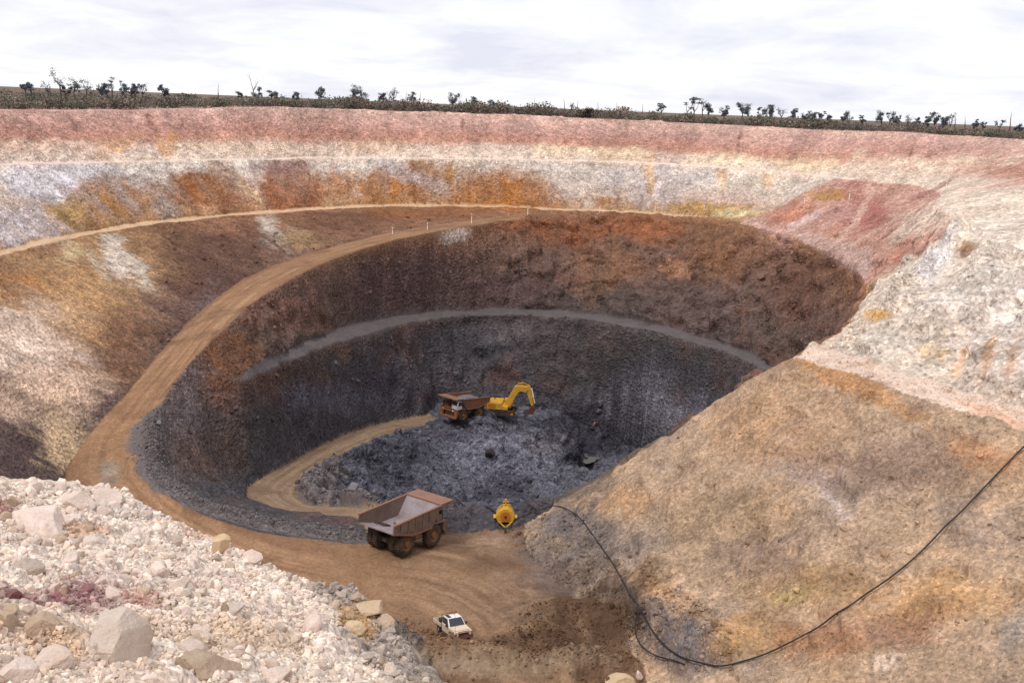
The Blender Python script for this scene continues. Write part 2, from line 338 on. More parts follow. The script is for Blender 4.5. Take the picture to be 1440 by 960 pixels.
q_ = ZN == 11
H[q_] += .3*worley(GX[q_]/1.6, GY[q_]/1.6, GZ[q_]/1.6, 88)[0]
q_ = ZN == 6
wl_, wd_ = worley(GX[q_]/.75, GY[q_]/.75, GZ[q_]/.75, 79); H[q_] += (.16*(1-wd_*1.3) + .1*wl_) * sstep(3, 9, np.hypot(GX[q_], GY[q_]))
# soften the zone steps of the relief
for _ in range(1):
    H[1:-1, 1:-1] = (H[1:-1, 1:-1]*2 + H[:-2, 1:-1] + H[2:, 1:-1] + H[1:-1, :-2] + H[1:-1, 2:]) / 6 if _ == 0 else H[1:-1, 1:-1]
NRM = grid_normals(GX, GY, GZ)
H *= np.clip(NRM[..., 2]*1.45-.05, .15, 1)
hz = np.minimum(np.abs(H), 2.0) * np.sign(H)
VX = GX + NRM[..., 0]*hz; VY = GY + NRM[..., 1]*hz; VZ = GZ + NRM[..., 2]*hz
NV = grid_normals(VX, VY, VZ)

# looking a surveyed point up on the finished ground (polar grid about the standing point)
def hit(px, py):
    r = ray(px, py); t = math.degrees(math.atan2(r.x, r.y)); j = int(np.clip(np.searchsorted(th, t), 1, NT-1))
    if abs(th[j-1]-t) < abs(th[j]-t): j -= 1
    sl = r.z / math.hypot(r.x, r.y)
    q = np.hypot(VX[:, j], VY[:, j]); lz = CZ + sl*q
    k = np.nonzero((VZ[:, j] >= lz) & (q > 2.5))[0]
    if not len(k): return None
    k = k[0]
    if k == 0: return np.array((VX[0, j], VY[0, j], VZ[0, j]))
    a = lz[k-1]-VZ[k-1, j]; b = VZ[k, j]-lz[k]; u = a/(a+b+1e-9); q2 = q[k-1]+(q[k]-q[k-1])*u
    tt = math.atan2(r.x, r.y)
    return np.array((math.sin(tt)*q2, math.cos(tt)*q2, VZ[k-1, j]+(VZ[k, j]-VZ[k-1, j])*u))
def ground_z(x, y):
    t = math.degrees(math.atan2(x, y)); q = math.hypot(x, y)
    j = int(np.argmin(np.abs(th-t))); i = int(np.argmin(np.abs(rr-q)))
    return float(VZ[i, j])
def ground_n(x, y):
    t = math.degrees(math.atan2(x, y)); q = math.hypot(x, y)
    j = int(np.argmin(np.abs(th-t))); i = int(np.argmin(np.abs(rr-q)))
    return Vector(NV[max(i-1,0):i+2, max(j-1,0):j+2].reshape(-1, 3).mean(0)).normalized()
# ------------------------------------------------------------------ ground colours (rock, clay and ore, plus shade painted on the pit floor)
X, Y, Zz = VX, VY, VZ
C = np.zeros(GX.shape + (3,))
def setc(sel, col): C[sel] = lin(col)
def blend(wt, col, sel=None):
    c = lin(col); ww = np.clip(wt, 0, 1)[..., None]
    if sel is None: C[:] = C*(1-ww) + c*ww
    else: C[sel] = C[sel]*(1-ww) + c*ww
wz = Zz + (1.3*fbm(AZ_/22, Zz/9, np.zeros_like(Zz), 3, 40) + .6*fbm(AZ_/3.5, Zz/12, np.zeros_like(Zz), 2, 41)) * np.clip(np.abs(Zz+22.9)/4, 0, 1)
east = sstep(-5, 60, X)
streak = fbm(AZ_/4.0, Zz/22, np.zeros_like(Zz), 3, 42, .6)
patchy = fbm(X/11, Y/11, Zz/7, 4, 43, .55)
fine = fbm(X/2.4, Y/2.4, Zz/2.4, 2, 44, .6)
setc(ZN >= 0, (196, 158, 150))
STR = [(-100, (74, 74, 82)), (-46, (78, 73, 77)), (-41, (92, 77, 72)), (-30, (116, 88, 76)), (-23.6, (136, 96, 70)), (-22.8, (140, 100, 72)), (-22.4, (170, 130, 92)), (-18.5, (194, 166, 148)), (-13, (216, 202, 190)), (-11, (224, 200, 180)),
       (-8.6, (216, 190, 172)), (-7.6, (200, 158, 140)), (-6.8, (190, 138, 116)), (-5.2, (188, 138, 122)), (-3.5, (194, 150, 136)), (0, (208, 170, 154)), (4, (208, 170, 154))]
zs = np.array([a for a, b in STR]); cs = np.array([lin(b) for a, b in STR])
ws = ZN != 0
for ch in range(3): C[..., ch][ws] = np.interp(wz[ws], zs, cs[:, ch])
mul = 1 + .26*streak*sstep(-44, -36, Zz) + .2*patchy + .16*fine
wall = (ZN == 1)
C[wall] *= np.clip(mul[wall], .5, 1.5)[..., None]
blend(.35*sstep(.1, .5, patchy[wall]) * sstep(-26, -30, Zz[wall]), (120, 76, 56), wall)
# the near wall under the rubble
nw = wall & (GY < 66) & (np.abs(GX) < 48) & (GY < 66)
blend(np.full(nw.sum(), .95), (196, 172, 152), nw)
nw = wall & (GY < 92) & (GX < 5) & (GX > -40) & (Zz < -24)
blend(sstep(-24, -34, Zz[nw]), (122, 110, 102), nw)
C[nw] *= (1+.3*fine[nw])[..., None]
# slumped red ground between the middle and upper berms, east side
def cut(L, p, q):
    L = SP[L]; i = int(np.argmin(np.hypot(L[:, 0]-p[0], L[:, 1]-p[1]))); j = int(np.argmin(np.hypot(L[:, 0]-q[0], L[:, 1]-q[1]))); return L[min(i, j):max(i, j)+1]
red = wall & inside(np.vstack([cut('b2', P(1040, 315, 25.5), P(1217, 400, 25.5)), cut('b1', P(1180, 251, 13.7), P(1345, 325, 13.7))[::-1]]), GX, GY)
blend(np.full(red.sum(), .85), (186, 134, 116), red); C[red] *= (1+.25*streak[red]+.15*patchy[red])[..., None]
Db_ = pl_dist(SP['b2'], GX[red], GY[red], 10)[0]; blend(.8*(1-sstep(2.5, 4.5, Db_+1.5*fine[red])), (196, 164, 152), red)
blend(.75*sstep(.22, .4, fbm(AZ_[red]/6, Zz[red]/20, np.zeros(red.sum()), 3, 64, .6)), (216, 184, 170), red)
prm = wall & (GX > 28) & (GY > 70) & (GY < 150) & (GZ > -22.9) & ~red
blend(np.full(prm.sum(), .8), (218, 201, 184), prm); C[prm] *= (1+.2*fine[prm]+.15*streak[prm])[..., None]
# plateau
g = ZN == 0
blend(sstep(-.2, .5, patchy[g]), (176, 128, 116), g)
Dr_ = pl_dist(SP['rim'], GX[g], GY[g], 60)[0]; blend(.92*sstep(8, 26, Dr_+8*patchy[g])*sstep(60, 120, GY[g]), (104, 90, 72), g)
# berms
for z_, c_ in ((8, (224, 202, 186)), (9, (206, 170, 134)), (10, (98, 89, 89)), (11, (222, 198, 180))):
    setc(ZN == z_, c_); s_ = ZN == z_; C[s_] *= (1 + .15*fine[s_])[..., None]
q_ = (ZN == 8) & (GX > 50); blend(.6*sstep(-.1, .4, patchy[q_]), (214, 186, 164), q_); C[q_] *= (1+.14*streak[q_]+.1*fine[q_])[..., None]
# right-hand buttress
s_ = ZN == 7
setc(s_, (176, 148, 122))
blend(sstep(-.1, .6, patchy[s_]), (186, 150, 116), s_); blend(.7*sstep(.1, .6, -patchy[s_]), (158, 138, 124), s_)
C[s_] *= (1 + .25*fine[s_] + .12*streak[s_])[..., None]
# pit floor
s_ = ZN == 5
setc(s_, (96, 95, 105)); blend(sstep(0, .5, patchy[s_]), (74, 73, 82), s_); C[s_] *= (1 + .35*fine[s_])[..., None]
# rubble slope
s_ = ZN == 6
rp = fbm(X[s_]/3.2, Y[s_]/3.2, Zz[s_]/3.2, 4, 46, .6); rq = fbm(X[s_]/.5, Y[s_]/.5, Zz[s_]/.5, 3, 47, .6)
setc(s_, (228, 210, 194)); blend(sstep(.05, .5, rp), (214, 182, 158), s_); blend(.7*sstep(.1, .6, -rp), (210, 186, 174), s_)
C[s_] *= (1 + .22*rq)[..., None]
# roads: wheel tracks run along them
def road(z_, line, base, dark, light, width):
    s_ = ZN == z_
    D, S, T = pl_dist(line, GX[s_], GY[s_], 30)
    t = T/width
    setc(s_, base)
    tr = fbm(t*7 + .5*fbm(S/16, t, np.zeros_like(S), 2, 51), S/26, np.zeros_like(S), 4, 50, .6)
    blend(.75*sstep(.0, .5, tr), dark, s_); blend(.65*sstep(.05, .5, -tr), light, s_)
    t2 = fbm(t*5 + S/14, S/18 - t*1.5, np.zeros_like(S), 3, 52, .6); blend(.55*sstep(.12, .4, t2), dark, s_)
    wet = fbm(GX[s_]/5, GY[s_]/5, np.zeros_like(S), 3, 53); blend(.6*sstep(.2, .5, wet), np.asarray(dark)*.92, s_)
    blend(.7*sstep(.75, 1.05, np.abs(t)+.25*wet), dark, s_)
    C[s_] *= (1 + .08*fine[s_])[..., None]
def mid_of(a, b, n=60):
    a = np.asarray(a); b = np.asarray(b); ia = np.linspace(0, len(a)-1, n); ib = np.linspace(0, len(b)-1, n)
    return np.array([(a[int(i)]+b[int(j)])/2 for i, j in zip(ia, ib)])
road(2, mid_of(SP['ro'], SP['ri']), (154, 116, 84), (130, 95, 69), (170, 134, 102), 4.5)
road(3, mid_of(SP['lo'], SP['li']), (146, 120, 94), (122, 97, 78), (150, 134, 116), 3.5)
road(4, spline([P(520, 800, 48.8), P(620, 815, 49.2), P(700, 850, 49.4), P(760, 910, 49.3)], 1.5), (150, 118, 90), (112, 84, 63), (166, 134, 104), 8)
q_ = np.isin(ZN, (2, 4)) & (GY > 80) & (GY < 120) & (GX < 0)
blend(.9*np.exp(-((GX[q_]+15)/5.5)**2), (146, 111, 81), q_); C[q_] *= (1+.12*fbm(GX[q_]/2.5+GY[q_]/9, GY[q_]/1.2, np.zeros(q_.sum()), 3, 57, .6))[..., None]
q_ = ZN == 11
blend(.6*sstep(0, .4, fbm(GX[q_]/2.2, GY[q_]/2.2, np.zeros(q_.sum()), 3, 58, .6)), (202, 172, 150), q_)
# windrow rock
for L_, w_ in ((BUND, 3.0), (BUND2, 2.0)):
    D_, S_, T_ = pl_dist(spline(L_, 1.0), GX, GY, 6); s_ = D_ < w_*1.6
    blend(1-sstep(.8, 1.2, D_[s_]/w_+.4*fine[s_]), (108, 99, 98), s_)
D_ = pl_dist(spline(spur[4:], 1.0), GX, GY, 10)[0]; s_ = (D_ < 6) & np.isin(ZN, (7, 1, 4)); blend(.9*(1-sstep(.5, 1.1, D_[s_]/3.6+.5*fine[s_])), (92, 78, 68), s_)
# stains, seams and the pit floor's painted shade, each at its place on the ground
def patch(cx, cy, a, b, col, st=.9, edge=.42, rot=0, nz=.55, zones=None, slope=True):
    c0 = hit(cx, cy)
    if c0 is None: return
    cr_, sr_ = math.cos(R_(rot)), math.sin(R_(rot))
    def ax(dx, dy):
        for k in (1, .6, .3, .12):
            p = hit(cx+dx*k, cy+dy*k); q = hit(cx-dx*k, cy-dy*k)
            if p is None or q is None: continue
            v = (p-q)/2/k; D0 = np.linalg.norm(c0)
            if np.linalg.norm(v) < 5.5*math.hypot(dx, dy)*D0/F + .3: return v
        return np.array([dx, 0, -dy]) * np.linalg.norm(c0)/F*1.2
    U = ax(a*cr_, a*sr_); V_ = ax(-b*sr_, b*cr_)
    rad = max(np.linalg.norm(U), np.linalg.norm(V_))*2.2
    i0 = np.searchsorted(rr, max(np.hypot(c0[0], c0[1])-rad, 0)); i1 = np.searchsorted(rr, np.hypot(c0[0], c0[1])+rad)
    sl = slice(max(i0-1, 0), i1+1)
    q = np.stack([X[sl]-c0[0], Y[sl]-c0[1], Zz[sl]-c0[2]], -1)
    Bm = np.linalg.pinv(np.stack([U, V_], 1)); uv = q @ Bm.T
    n = np.cross(U, V_); n /= np.linalg.norm(n)+1e-9; dn = (q @ n)/rad
    e = np.sqrt(uv[..., 0]**2 + uv[..., 1]**2 + dn**2*4)
    near = e < 2.3
    if zones is not None: near &= np.isin(ZN[sl], zones)
    xx, yy, zz_ = X[sl][near], Y[sl][near], Zz[sl][near]; sc = max(min(np.linalg.norm(U), np.linalg.norm(V_)), .15)
    big = fbm(xx/sc/1.1+cx, yy/sc/1.1, zz_/sc/1.1+cy, 4, 60, .6); stk = fbm(AZ_[sl][near]/sc/.35+cx, zz_/sc/3.5, np.zeros_like(xx), 3, 61, .6) if slope else fbm(xx/sc/.3, yy/sc/.3, zz_/sc/.3, 3, 62, .6)
    e2 = e[near] + .08*RNG.standard_normal(near.sum()) + nz*(1.5*big + 1.1*stk + .4*fine[sl][near])
    ww = (st*(1-sstep(1-edge, 1+edge, e2)))[..., None]*np.clip(.82+.5*stk, .35, 1)[..., None]
    sub = C[sl]; sub[near] = sub[near]*(1-ww) + lin(col)*np.clip(1+.3*fine[sl][near] + .3*stk + .15*big, .5, 1.6)[..., None]*ww
W1 = dict(zones=(1, 8)); W = dict(zones=(1,)); BF = dict(zones=(7,)); RB = dict(zones=(6,)); FL = dict(zones=(5,)); MF = dict(zones=(4,))
def pp(cx, cy, a, b, col, zones=(1,), **k): return (cx, cy, a, b, col, dict(zones=zones, slope=(1 in zones), **k))
PATCHES = [
 pp(90, 262, 110, 32, (208, 202, 208), rot=8), pp(35, 320, 55, 28, (206, 196, 198)), pp(150, 286, 84, 28, (164, 116, 68), st=1), pp(95, 300, 30, 16, (172, 136, 78)), pp(237, 280, 22, 26, (168, 150, 138)),
 pp(292, 266, 50, 32, (156, 100, 58), st=1), pp(405, 264, 70, 34, (150, 94, 62), st=1), pp(395, 236, 40, 9, (150, 112, 106)), pp(355, 272, 22, 6, (214, 180, 140), rot=40), pp(545, 268, 84, 25, (164, 106, 52), st=1),
 pp(470, 262, 26, 22, (170, 122, 84)), pp(570, 243, 70, 10, (196, 182, 180), rot=22), pp(705, 273, 78, 23, (170, 108, 48), st=1, nz=.35), pp(631, 243, 8, 16, (176, 124, 62)), pp(812, 262, 32, 26, (200, 184, 172)),
 pp(850, 284, 16, 8, (168, 110, 54)), pp(935, 258, 70, 24, (204, 190, 186)), pp(916, 260, 5, 20, (206, 166, 122)), pp(1000, 293, 60, 8, (180, 138, 74)), pp(1035, 301, 34, 5, (222, 204, 152)), pp(1165, 273, 34, 9, (168, 122, 40)),
 pp(1080, 262, 60, 12, (196, 178, 160)), pp(1222, 300, 34, 34, (164, 98, 90)), pp(1175, 360, 40, 8, (176, 140, 130), rot=35), pp(1205, 310, 5, 40, (214, 178, 160), rot=35), pp(1265, 325, 5, 50, (212, 180, 160), rot=35), pp(1140, 312, 60, 22, (196, 152, 138), rot=-20), pp(1135, 305, 30, 6, (226, 200, 192), rot=-35), pp(1285, 345, 40, 46, (184, 122, 102), rot=-50, st=.7),
 pp(1245, 360, 34, 12, (190, 140, 120), rot=-60), pp(1110, 300, 40, 12, (186, 124, 98), rot=-20), pp(1390, 285, 90, 40, (226, 206, 186), zones=(1, 8)), pp(1318, 362, 18, 36, (226, 220, 220), rot=25),
 pp(1358, 352, 14, 14, (168, 118, 72)), pp(1390, 420, 80, 60, (218, 205, 194)), pp(1305, 492, 26, 17, (190, 148, 66)), pp(1400, 585, 60, 12, (222, 176, 146), (11,), rot=18), pp(60, 205, 90, 9, (216, 186, 164)), pp(235, 205, 14, 16, (200, 140, 80), rot=-30), pp(160, 210, 30, 10, (206, 160, 120), rot=-20), pp(330, 207, 90, 8, (226, 196, 168)), pp(520, 208, 40, 8, (222, 186, 156)), pp(790, 213, 60, 9, (228, 204, 172)), pp(870, 217, 40, 9, (226, 196, 160)), pp(1020, 226, 60, 9, (230, 206, 172)), pp(1140, 234, 50, 9, (226, 198, 160)), pp(915, 235, 8, 22, (214, 172, 132)), pp(1015, 250, 8, 18, (214, 176, 138)), pp(1080, 255, 8, 14, (214, 176, 138)), pp(1300, 232, 120, 14, (226, 200, 176), zones=(1, 8)),
 pp(40, 172, 3, 14, (140, 100, 92), rot=-25), pp(102, 172, 3, 12, (140, 100, 92), rot=-25), pp(212, 175, 4, 18, (150, 104, 84), rot=-25), pp(1040, 195, 2, 16, (130, 90, 80), rot=10), pp(1282, 212, 2, 14, (130, 90, 80), rot=20), pp(650, 178, 2, 12, (140, 100, 90)), pp(1310, 268, 30, 4, (150, 100, 90), zones=(1, 8), rot=-25), pp(1400, 262, 40, 4, (190, 140, 125), zones=(1, 8), rot=-5),
 pp(1400, 505, 60, 36, (214, 196, 184)), pp(1230, 440, 20, 12, (200, 150, 70)), pp(1250, 480, 60, 20, (214, 200, 186)),
 pp(1390, 500, 8, 30, (206, 160, 120), rot=20), pp(1350, 510, 6, 26, (206, 160, 120), rot=25), pp(1425, 500, 6, 30, (200, 160, 130), rot=15),
 # below the middle berm, left
 pp(100, 400, 150, 70, (172, 134, 94), st=1), pp(190, 350, 60, 24, (162, 124, 86)), pp(150, 480, 60, 70, (150, 108, 76), rot=-30), pp(35, 478, 88, 66, (230, 202, 182), st=1), pp(100, 355, 16, 14, (196, 172, 132)), pp(40, 400, 60, 22, (156, 104, 58)), pp(155, 352, 10, 22, (218, 202, 186), rot=-35, st=1, nz=.9), pp(178, 366, 14, 30, (218, 202, 186), rot=-38, st=1, nz=.9), pp(202, 388, 8, 26, (206, 190, 174), rot=-35, nz=.9), pp(140, 378, 6, 20, (200, 178, 150), rot=-35, nz=.9), pp(376, 320, 14, 20, (188, 172, 156), rot=-38, nz=.9, st=1), pp(395, 338, 7, 18, (180, 160, 140), rot=-35, nz=.9), pp(415, 330, 16, 8, (168, 140, 110), rot=30, nz=.8), pp(430, 340, 26, 12, (150, 118, 84)), pp(118, 432, 46, 56, (182, 140, 96), rot=-30),
 pp(180, 500, 40, 60, (120, 86, 66), rot=-30), pp(60, 560, 84, 54, (214, 180, 154), st=1), pp(18, 640, 40, 40, (88, 70, 70)), pp(85, 622, 40, 36, (204, 172, 134), rot=30, st=1), pp(300, 370, 80, 50, (96, 66, 54)), pp(480, 310, 60, 12, (112, 76, 58)), pp(620, 300, 90, 8, (140, 90, 52)),
 # below the haul road
 pp(322, 490, 48, 36, (124, 78, 46)), pp(262, 548, 18, 50, (120, 104, 106), rot=20), pp(300, 440, 20, 30, (112, 94, 94), rot=30), pp(640, 326, 20, 7, (232, 212, 202), nz=.25), pp(780, 325, 70, 20, (142, 86, 54)), pp(905, 325, 60, 18, (150, 90, 56)), pp(850, 372, 60, 30, (138, 98, 74)),
 pp(1010, 360, 50, 30, (126, 88, 62)), pp(950, 380, 24, 14, (168, 120, 90)), pp(560, 400, 80, 40, (92, 72, 72)), pp(700, 410, 70, 26, (98, 76, 74)), pp(1120, 400, 50, 50, (108, 76, 62)), pp(1000, 430, 60, 30, (104, 84, 80)), pp(260, 600, 20, 40, (122, 108, 110)),
 pp(290, 640, 60, 40, (84, 66, 58)), pp(400, 590, 70, 40, (72, 64, 66)), pp(420, 540, 80, 24, (90, 66, 56)), pp(560, 540, 60, 30, (76, 68, 76)), pp(895, 565, 60, 34, (128, 123, 134), st=1), pp(955, 585, 40, 26, (132, 126, 138), st=1), pp(470, 560, 70, 24, (96, 92, 104)), pp(600, 520, 50, 24, (98, 90, 96)), pp(740, 470, 60, 14, (110, 100, 102)), pp(860, 480, 30, 20, (116, 98, 92)), pp(800, 500, 80, 40, (84, 74, 74)),
 # pit floor: shaded hollow and the heap's lit and shaded sides painted in
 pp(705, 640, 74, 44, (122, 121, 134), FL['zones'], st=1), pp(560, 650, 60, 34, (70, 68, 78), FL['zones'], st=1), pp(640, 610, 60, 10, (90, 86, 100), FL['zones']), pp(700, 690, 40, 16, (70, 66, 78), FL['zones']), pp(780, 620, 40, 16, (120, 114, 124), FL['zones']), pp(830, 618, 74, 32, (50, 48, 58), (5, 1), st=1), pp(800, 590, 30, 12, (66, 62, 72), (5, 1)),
 # right-hand buttress
 pp(1130, 655, 64, 46, (150, 130, 126), (7,), rot=30, st=.7), pp(1172, 704, 20, 5, (206, 188, 182), (7,), rot=35, st=.7, nz=.9), pp(1185, 722, 14, 6, (200, 178, 168), (7,), rot=50, st=.7, nz=.9), pp(1260, 650, 80, 46, (144, 118, 102), (7,)), pp(1080, 600, 110, 50, (176, 136, 100), (7,), st=.7), pp(1130, 825, 90, 30, (150, 116, 76), (7,), st=.75), pp(1110, 835, 26, 16, (176, 154, 104), (7,), st=.7),
 pp(1310, 840, 100, 36, (188, 142, 92), (7,), st=.8), pp(1230, 890, 84, 30, (168, 124, 100), (7,), st=.7, nz=.8), pp(1245, 930, 24, 12, (216, 192, 172), (7,)), pp(1430, 890, 20, 50, (150, 138, 128), (7,), rot=30), pp(955, 892, 76, 44, (110, 102, 104), (7, 4), rot=40, st=1), pp(810, 775, 66, 56, (116, 104, 98), (7, 4), st=1), pp(770, 815, 30, 24, (118, 100, 90), (7, 4), st=1), pp(860, 830, 50, 24, (124, 110, 100), (7, 4)), pp(676, 735, 20, 4, (216, 184, 146), (4,), st=1, nz=.2),
 pp(920, 822, 44, 12, (182, 140, 98), (7,), rot=30), pp(1190, 535, 90, 12, (182, 130, 82), (7,), rot=18), pp(1350, 740, 70, 50, (156, 134, 118), (7,)), pp(1390, 640, 60, 18, (176, 128, 92), (7,), rot=18), pp(1000, 740, 70, 50, (158, 132, 104), (7,)), pp(1060, 780, 70, 30, (146, 122, 106), (7,)), pp(880, 700, 50, 20, (176, 136, 100), (7,)),
 pp(1050, 890, 60, 30, (178, 138, 92), (7,)), pp(1150, 900, 60, 24, (170, 124, 90), (7,)), pp(820, 690, 50, 14, (104, 92, 86), (7, 4), rot=-35), pp(790, 730, 40, 20, (122, 112, 110), (7, 4)), pp(990, 560, 90, 8, (150, 120, 96), (7,), rot=-30),
 # near ground
 pp(565, 905, 44, 50, (118, 108, 102), (1, 4, 6)), pp(520, 850, 44, 20, (198, 158, 112), (6, 1)), pp(500, 880, 24, 16, (200, 150, 84), (6, 1)), pp(70, 842, 100, 36, (140, 92, 94), (6,), st=1), pp(5, 715, 20, 18, (168, 116, 110), (6,)), pp(125, 745, 30, 12, (186, 146, 116), (6,)), pp(200, 835, 40, 16, (182, 138, 124), (6,)),
 pp(90, 900, 50, 30, (196, 164, 132), (6,)), pp(330, 900, 90, 40, (204, 178, 150), (6,)), pp(200, 720, 60, 20, (214, 200, 190), (6,)),
 pp(810, 878, 92, 40, (84, 62, 46), (4, 7), st=1), pp(770, 900, 60, 22, (88, 64, 47), (4, 7), st=1), pp(730, 850, 40, 40, (152, 122, 98), (4,), st=.5), pp(730, 935, 120, 20, (150, 126, 102), (4, 1), st=1), pp(640, 935, 40, 16, (166, 142, 120), (4,)), pp(152, 664, 14, 16, (150, 136, 122), (2,)), pp(690, 760, 30, 20, (150, 122, 98), (4,)),
]
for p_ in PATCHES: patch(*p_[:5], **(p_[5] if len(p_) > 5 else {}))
ALB = .92
lum = (C*np.array([.3, .55, .15])).sum(-1, keepdims=True); C = lum + (C-lum)*.93
grain = RNG.standard_normal(ZN.shape); spk = RNG.random(ZN.shape); amp_ = np.select([np.isin(ZN, (1, 5, 7)), np.isin(ZN, (2, 3, 4, 8, 9, 10, 11)), ZN == 6], [.03, .04, .07], .03)
amp_ = amp_*np.clip((NRM[..., 2]-.42)*2.6, .12, 1)
C *= np.clip(1 + amp_*grain + amp_*3.2*(spk > .975) - amp_*3*(spk < .025), .4, 1.7)[..., None]      # single stones and pits
C = np.clip(C*ALB, .012, .85)

# ------------------------------------------------------------------ materials
def new_mat(name):
    m_ = bpy.data.materials.new(name); m_.use_nodes = True
    return m_, m_.node_tree, m_.node_tree.nodes['Principled BSDF']
def noise(t, scale, detail=4, rough=.6, vec=None, dist=0):
    n = N(t, 'ShaderNodeTexNoise'); n.inputs['Scale'].default_value = scale; n.inputs['Detail'].default_value = detail; n.inputs['Roughness'].default_value = rough
    n.inputs['Distortion'].default_value = dist
    if vec is not None: t.links.new(vec, n.inputs['Vector'])
    return n.outputs['Fac']
def ramp(t, src, a, b, lo_=0., hi_=1.):
    n = N(t, 'ShaderNodeMapRange'); n.inputs[1].default_value = a; n.inputs[2].default_value = b; n.inputs[3].default_value = lo_; n.inputs[4].default_value = hi_
    t.links.new(src, n.inputs[0]); return n.outputs[0]
def scale_rgb(t, col, fac):
    n = N(t, 'ShaderNodeVectorMath', operation='SCALE'); t.links.new(col, n.inputs[0]); t.links.new(fac, n.inputs['Scale']); return n.outputs[0]
def earth(name, s1, s2, amp1, amp2, bump, bscale, rough=.95):
    m_, t, b = new_mat(name)
    at = N(t, 'ShaderNodeAttribute', attribute_name='Col'); g_ = N(t, 'ShaderNodeNewGeometry'); pos = g_.outputs['Position']
    n1 = noise(t, s1, 3, .6, pos, .3); n2 = noise(t, s2, 1.5, .6, pos, 0)
    f = math_node(t, 'MULTIPLY', ramp(t, n1, .32, .68, 1-amp1, 1+amp1), ramp(t, n2, .33, .67, 1-amp2, 1+amp2))
    wv = N(t, 'ShaderNodeVectorMath', operation='ADD'); t.links.new(pos, wv.inputs[0])
    wn = N(t, 'ShaderNodeTexNoise'); wn.inputs['Scale'].default_value = bscale*.8; t.links.new(pos, wn.inputs['Vector'])
    ws_ = N(t, 'ShaderNodeVectorMath', operation='SCALE'); t.links.new(wn.outputs['Color'], ws_.inputs[0]); ws_.inputs['Scale'].default_value = .22/bscale; t.links.new(ws_.outputs[0], wv.inputs[1])
    vo = N(t, 'ShaderNodeTexVoronoi', feature='F1'); vo.inputs['Scale'].default_value = bscale; t.links.new(wv.outputs[0], vo.inputs['Vector'])
    cellv = N(t, 'ShaderNodeSeparateColor'); t.links.new(vo.outputs['Color'], cellv.inputs[0])
    f = math_node(t, 'MULTIPLY', f, ramp(t, cellv.outputs[0], 0, 1, 1-amp2*.8, 1+amp2*.8))
    vs_ = N(t, 'ShaderNodeTexVoronoi', feature='F1'); vs_.inputs['Scale'].default_value = bscale*1.7; t.links.new(pos, vs_.inputs['Vector'])
    sc_ = N(t, 'ShaderNodeSeparateColor'); t.links.new(vs_.outputs['Color'], sc_.inputs[0])
    spot = ramp(t, vs_.outputs['Distance'], .25, .42, 1, 0)          # scattered single stones, lighter or darker than the face
    f = math_node(t, 'MULTIPLY', f, math_node(t, 'ADD', 1.0, math_node(t, 'MULTIPLY', spot, math_node(t, 'MULTIPLY', ramp(t, sc_.outputs[0], .8, .82), amp2*2.2))))
    f = math_node(t, 'MULTIPLY', f, math_node(t, 'SUBTRACT', 1.0, math_node(t, 'MULTIPLY', spot, math_node(t, 'MULTIPLY', ramp(t, sc_.outputs[1], .82, .84), amp2*1.8))))
    t.links.new(scale_rgb(t, at.outputs['Color'], f), b.inputs['Base Color'])
    b.inputs['Roughness'].default_value = rough; b.inputs['Specular IOR Level'].default_value = .2
    h = math_node(t, 'ADD', math_node(t, 'MULTIPLY', n2, .9), math_node(t, 'MULTIPLY', cellv.outputs[1], .5))
    h = math_node(t, 'ADD', h, math_node(t, 'MULTIPLY', n1, 1.2))
    bp = N(t, 'ShaderNodeBump'); bp.inputs['Strength'].default_value = bump; bp.inputs['Distance'].default_value = .9/bscale
    t.links.new(h, bp.inputs['Height']); t.links.new(bp.outputs[0], b.inputs['Normal'])
    return m_
MAT = {
    'pit_wall': earth('weathered pit rock', .5, 2.0, .16, .24, .8, 1.3),
    'ground': earth('red plateau soil', .2, 1.0, .12, .1, .3, 1.0),
    'haul_road': earth('compacted haul road dirt', .6, 3.5, .1, .12, .3, 3.0),
    'pit_floor': earth('blasted grey ore', .5, 1.8, .2, .32, 1.0, 1.2),
    'rubble_slope': earth('pale broken clay', 1.4, 8, .14, .24, .9, 6),
    'pit_buttress': earth('scraped ochre rock', .6, 3.0, .12, .22, .6, 2.6),
}
MAT['lower_haul_road'] = MAT['pit_bench'] = MAT['haul_road']
MAT['berm'] = earth('trodden berm clay', .6, 2.5, .06, .1, .4, 2.0)
for k in ('upper_berm', 'middle_berm', 'lower_berm', 'buttress_berm'): MAT[k] = MAT['berm']

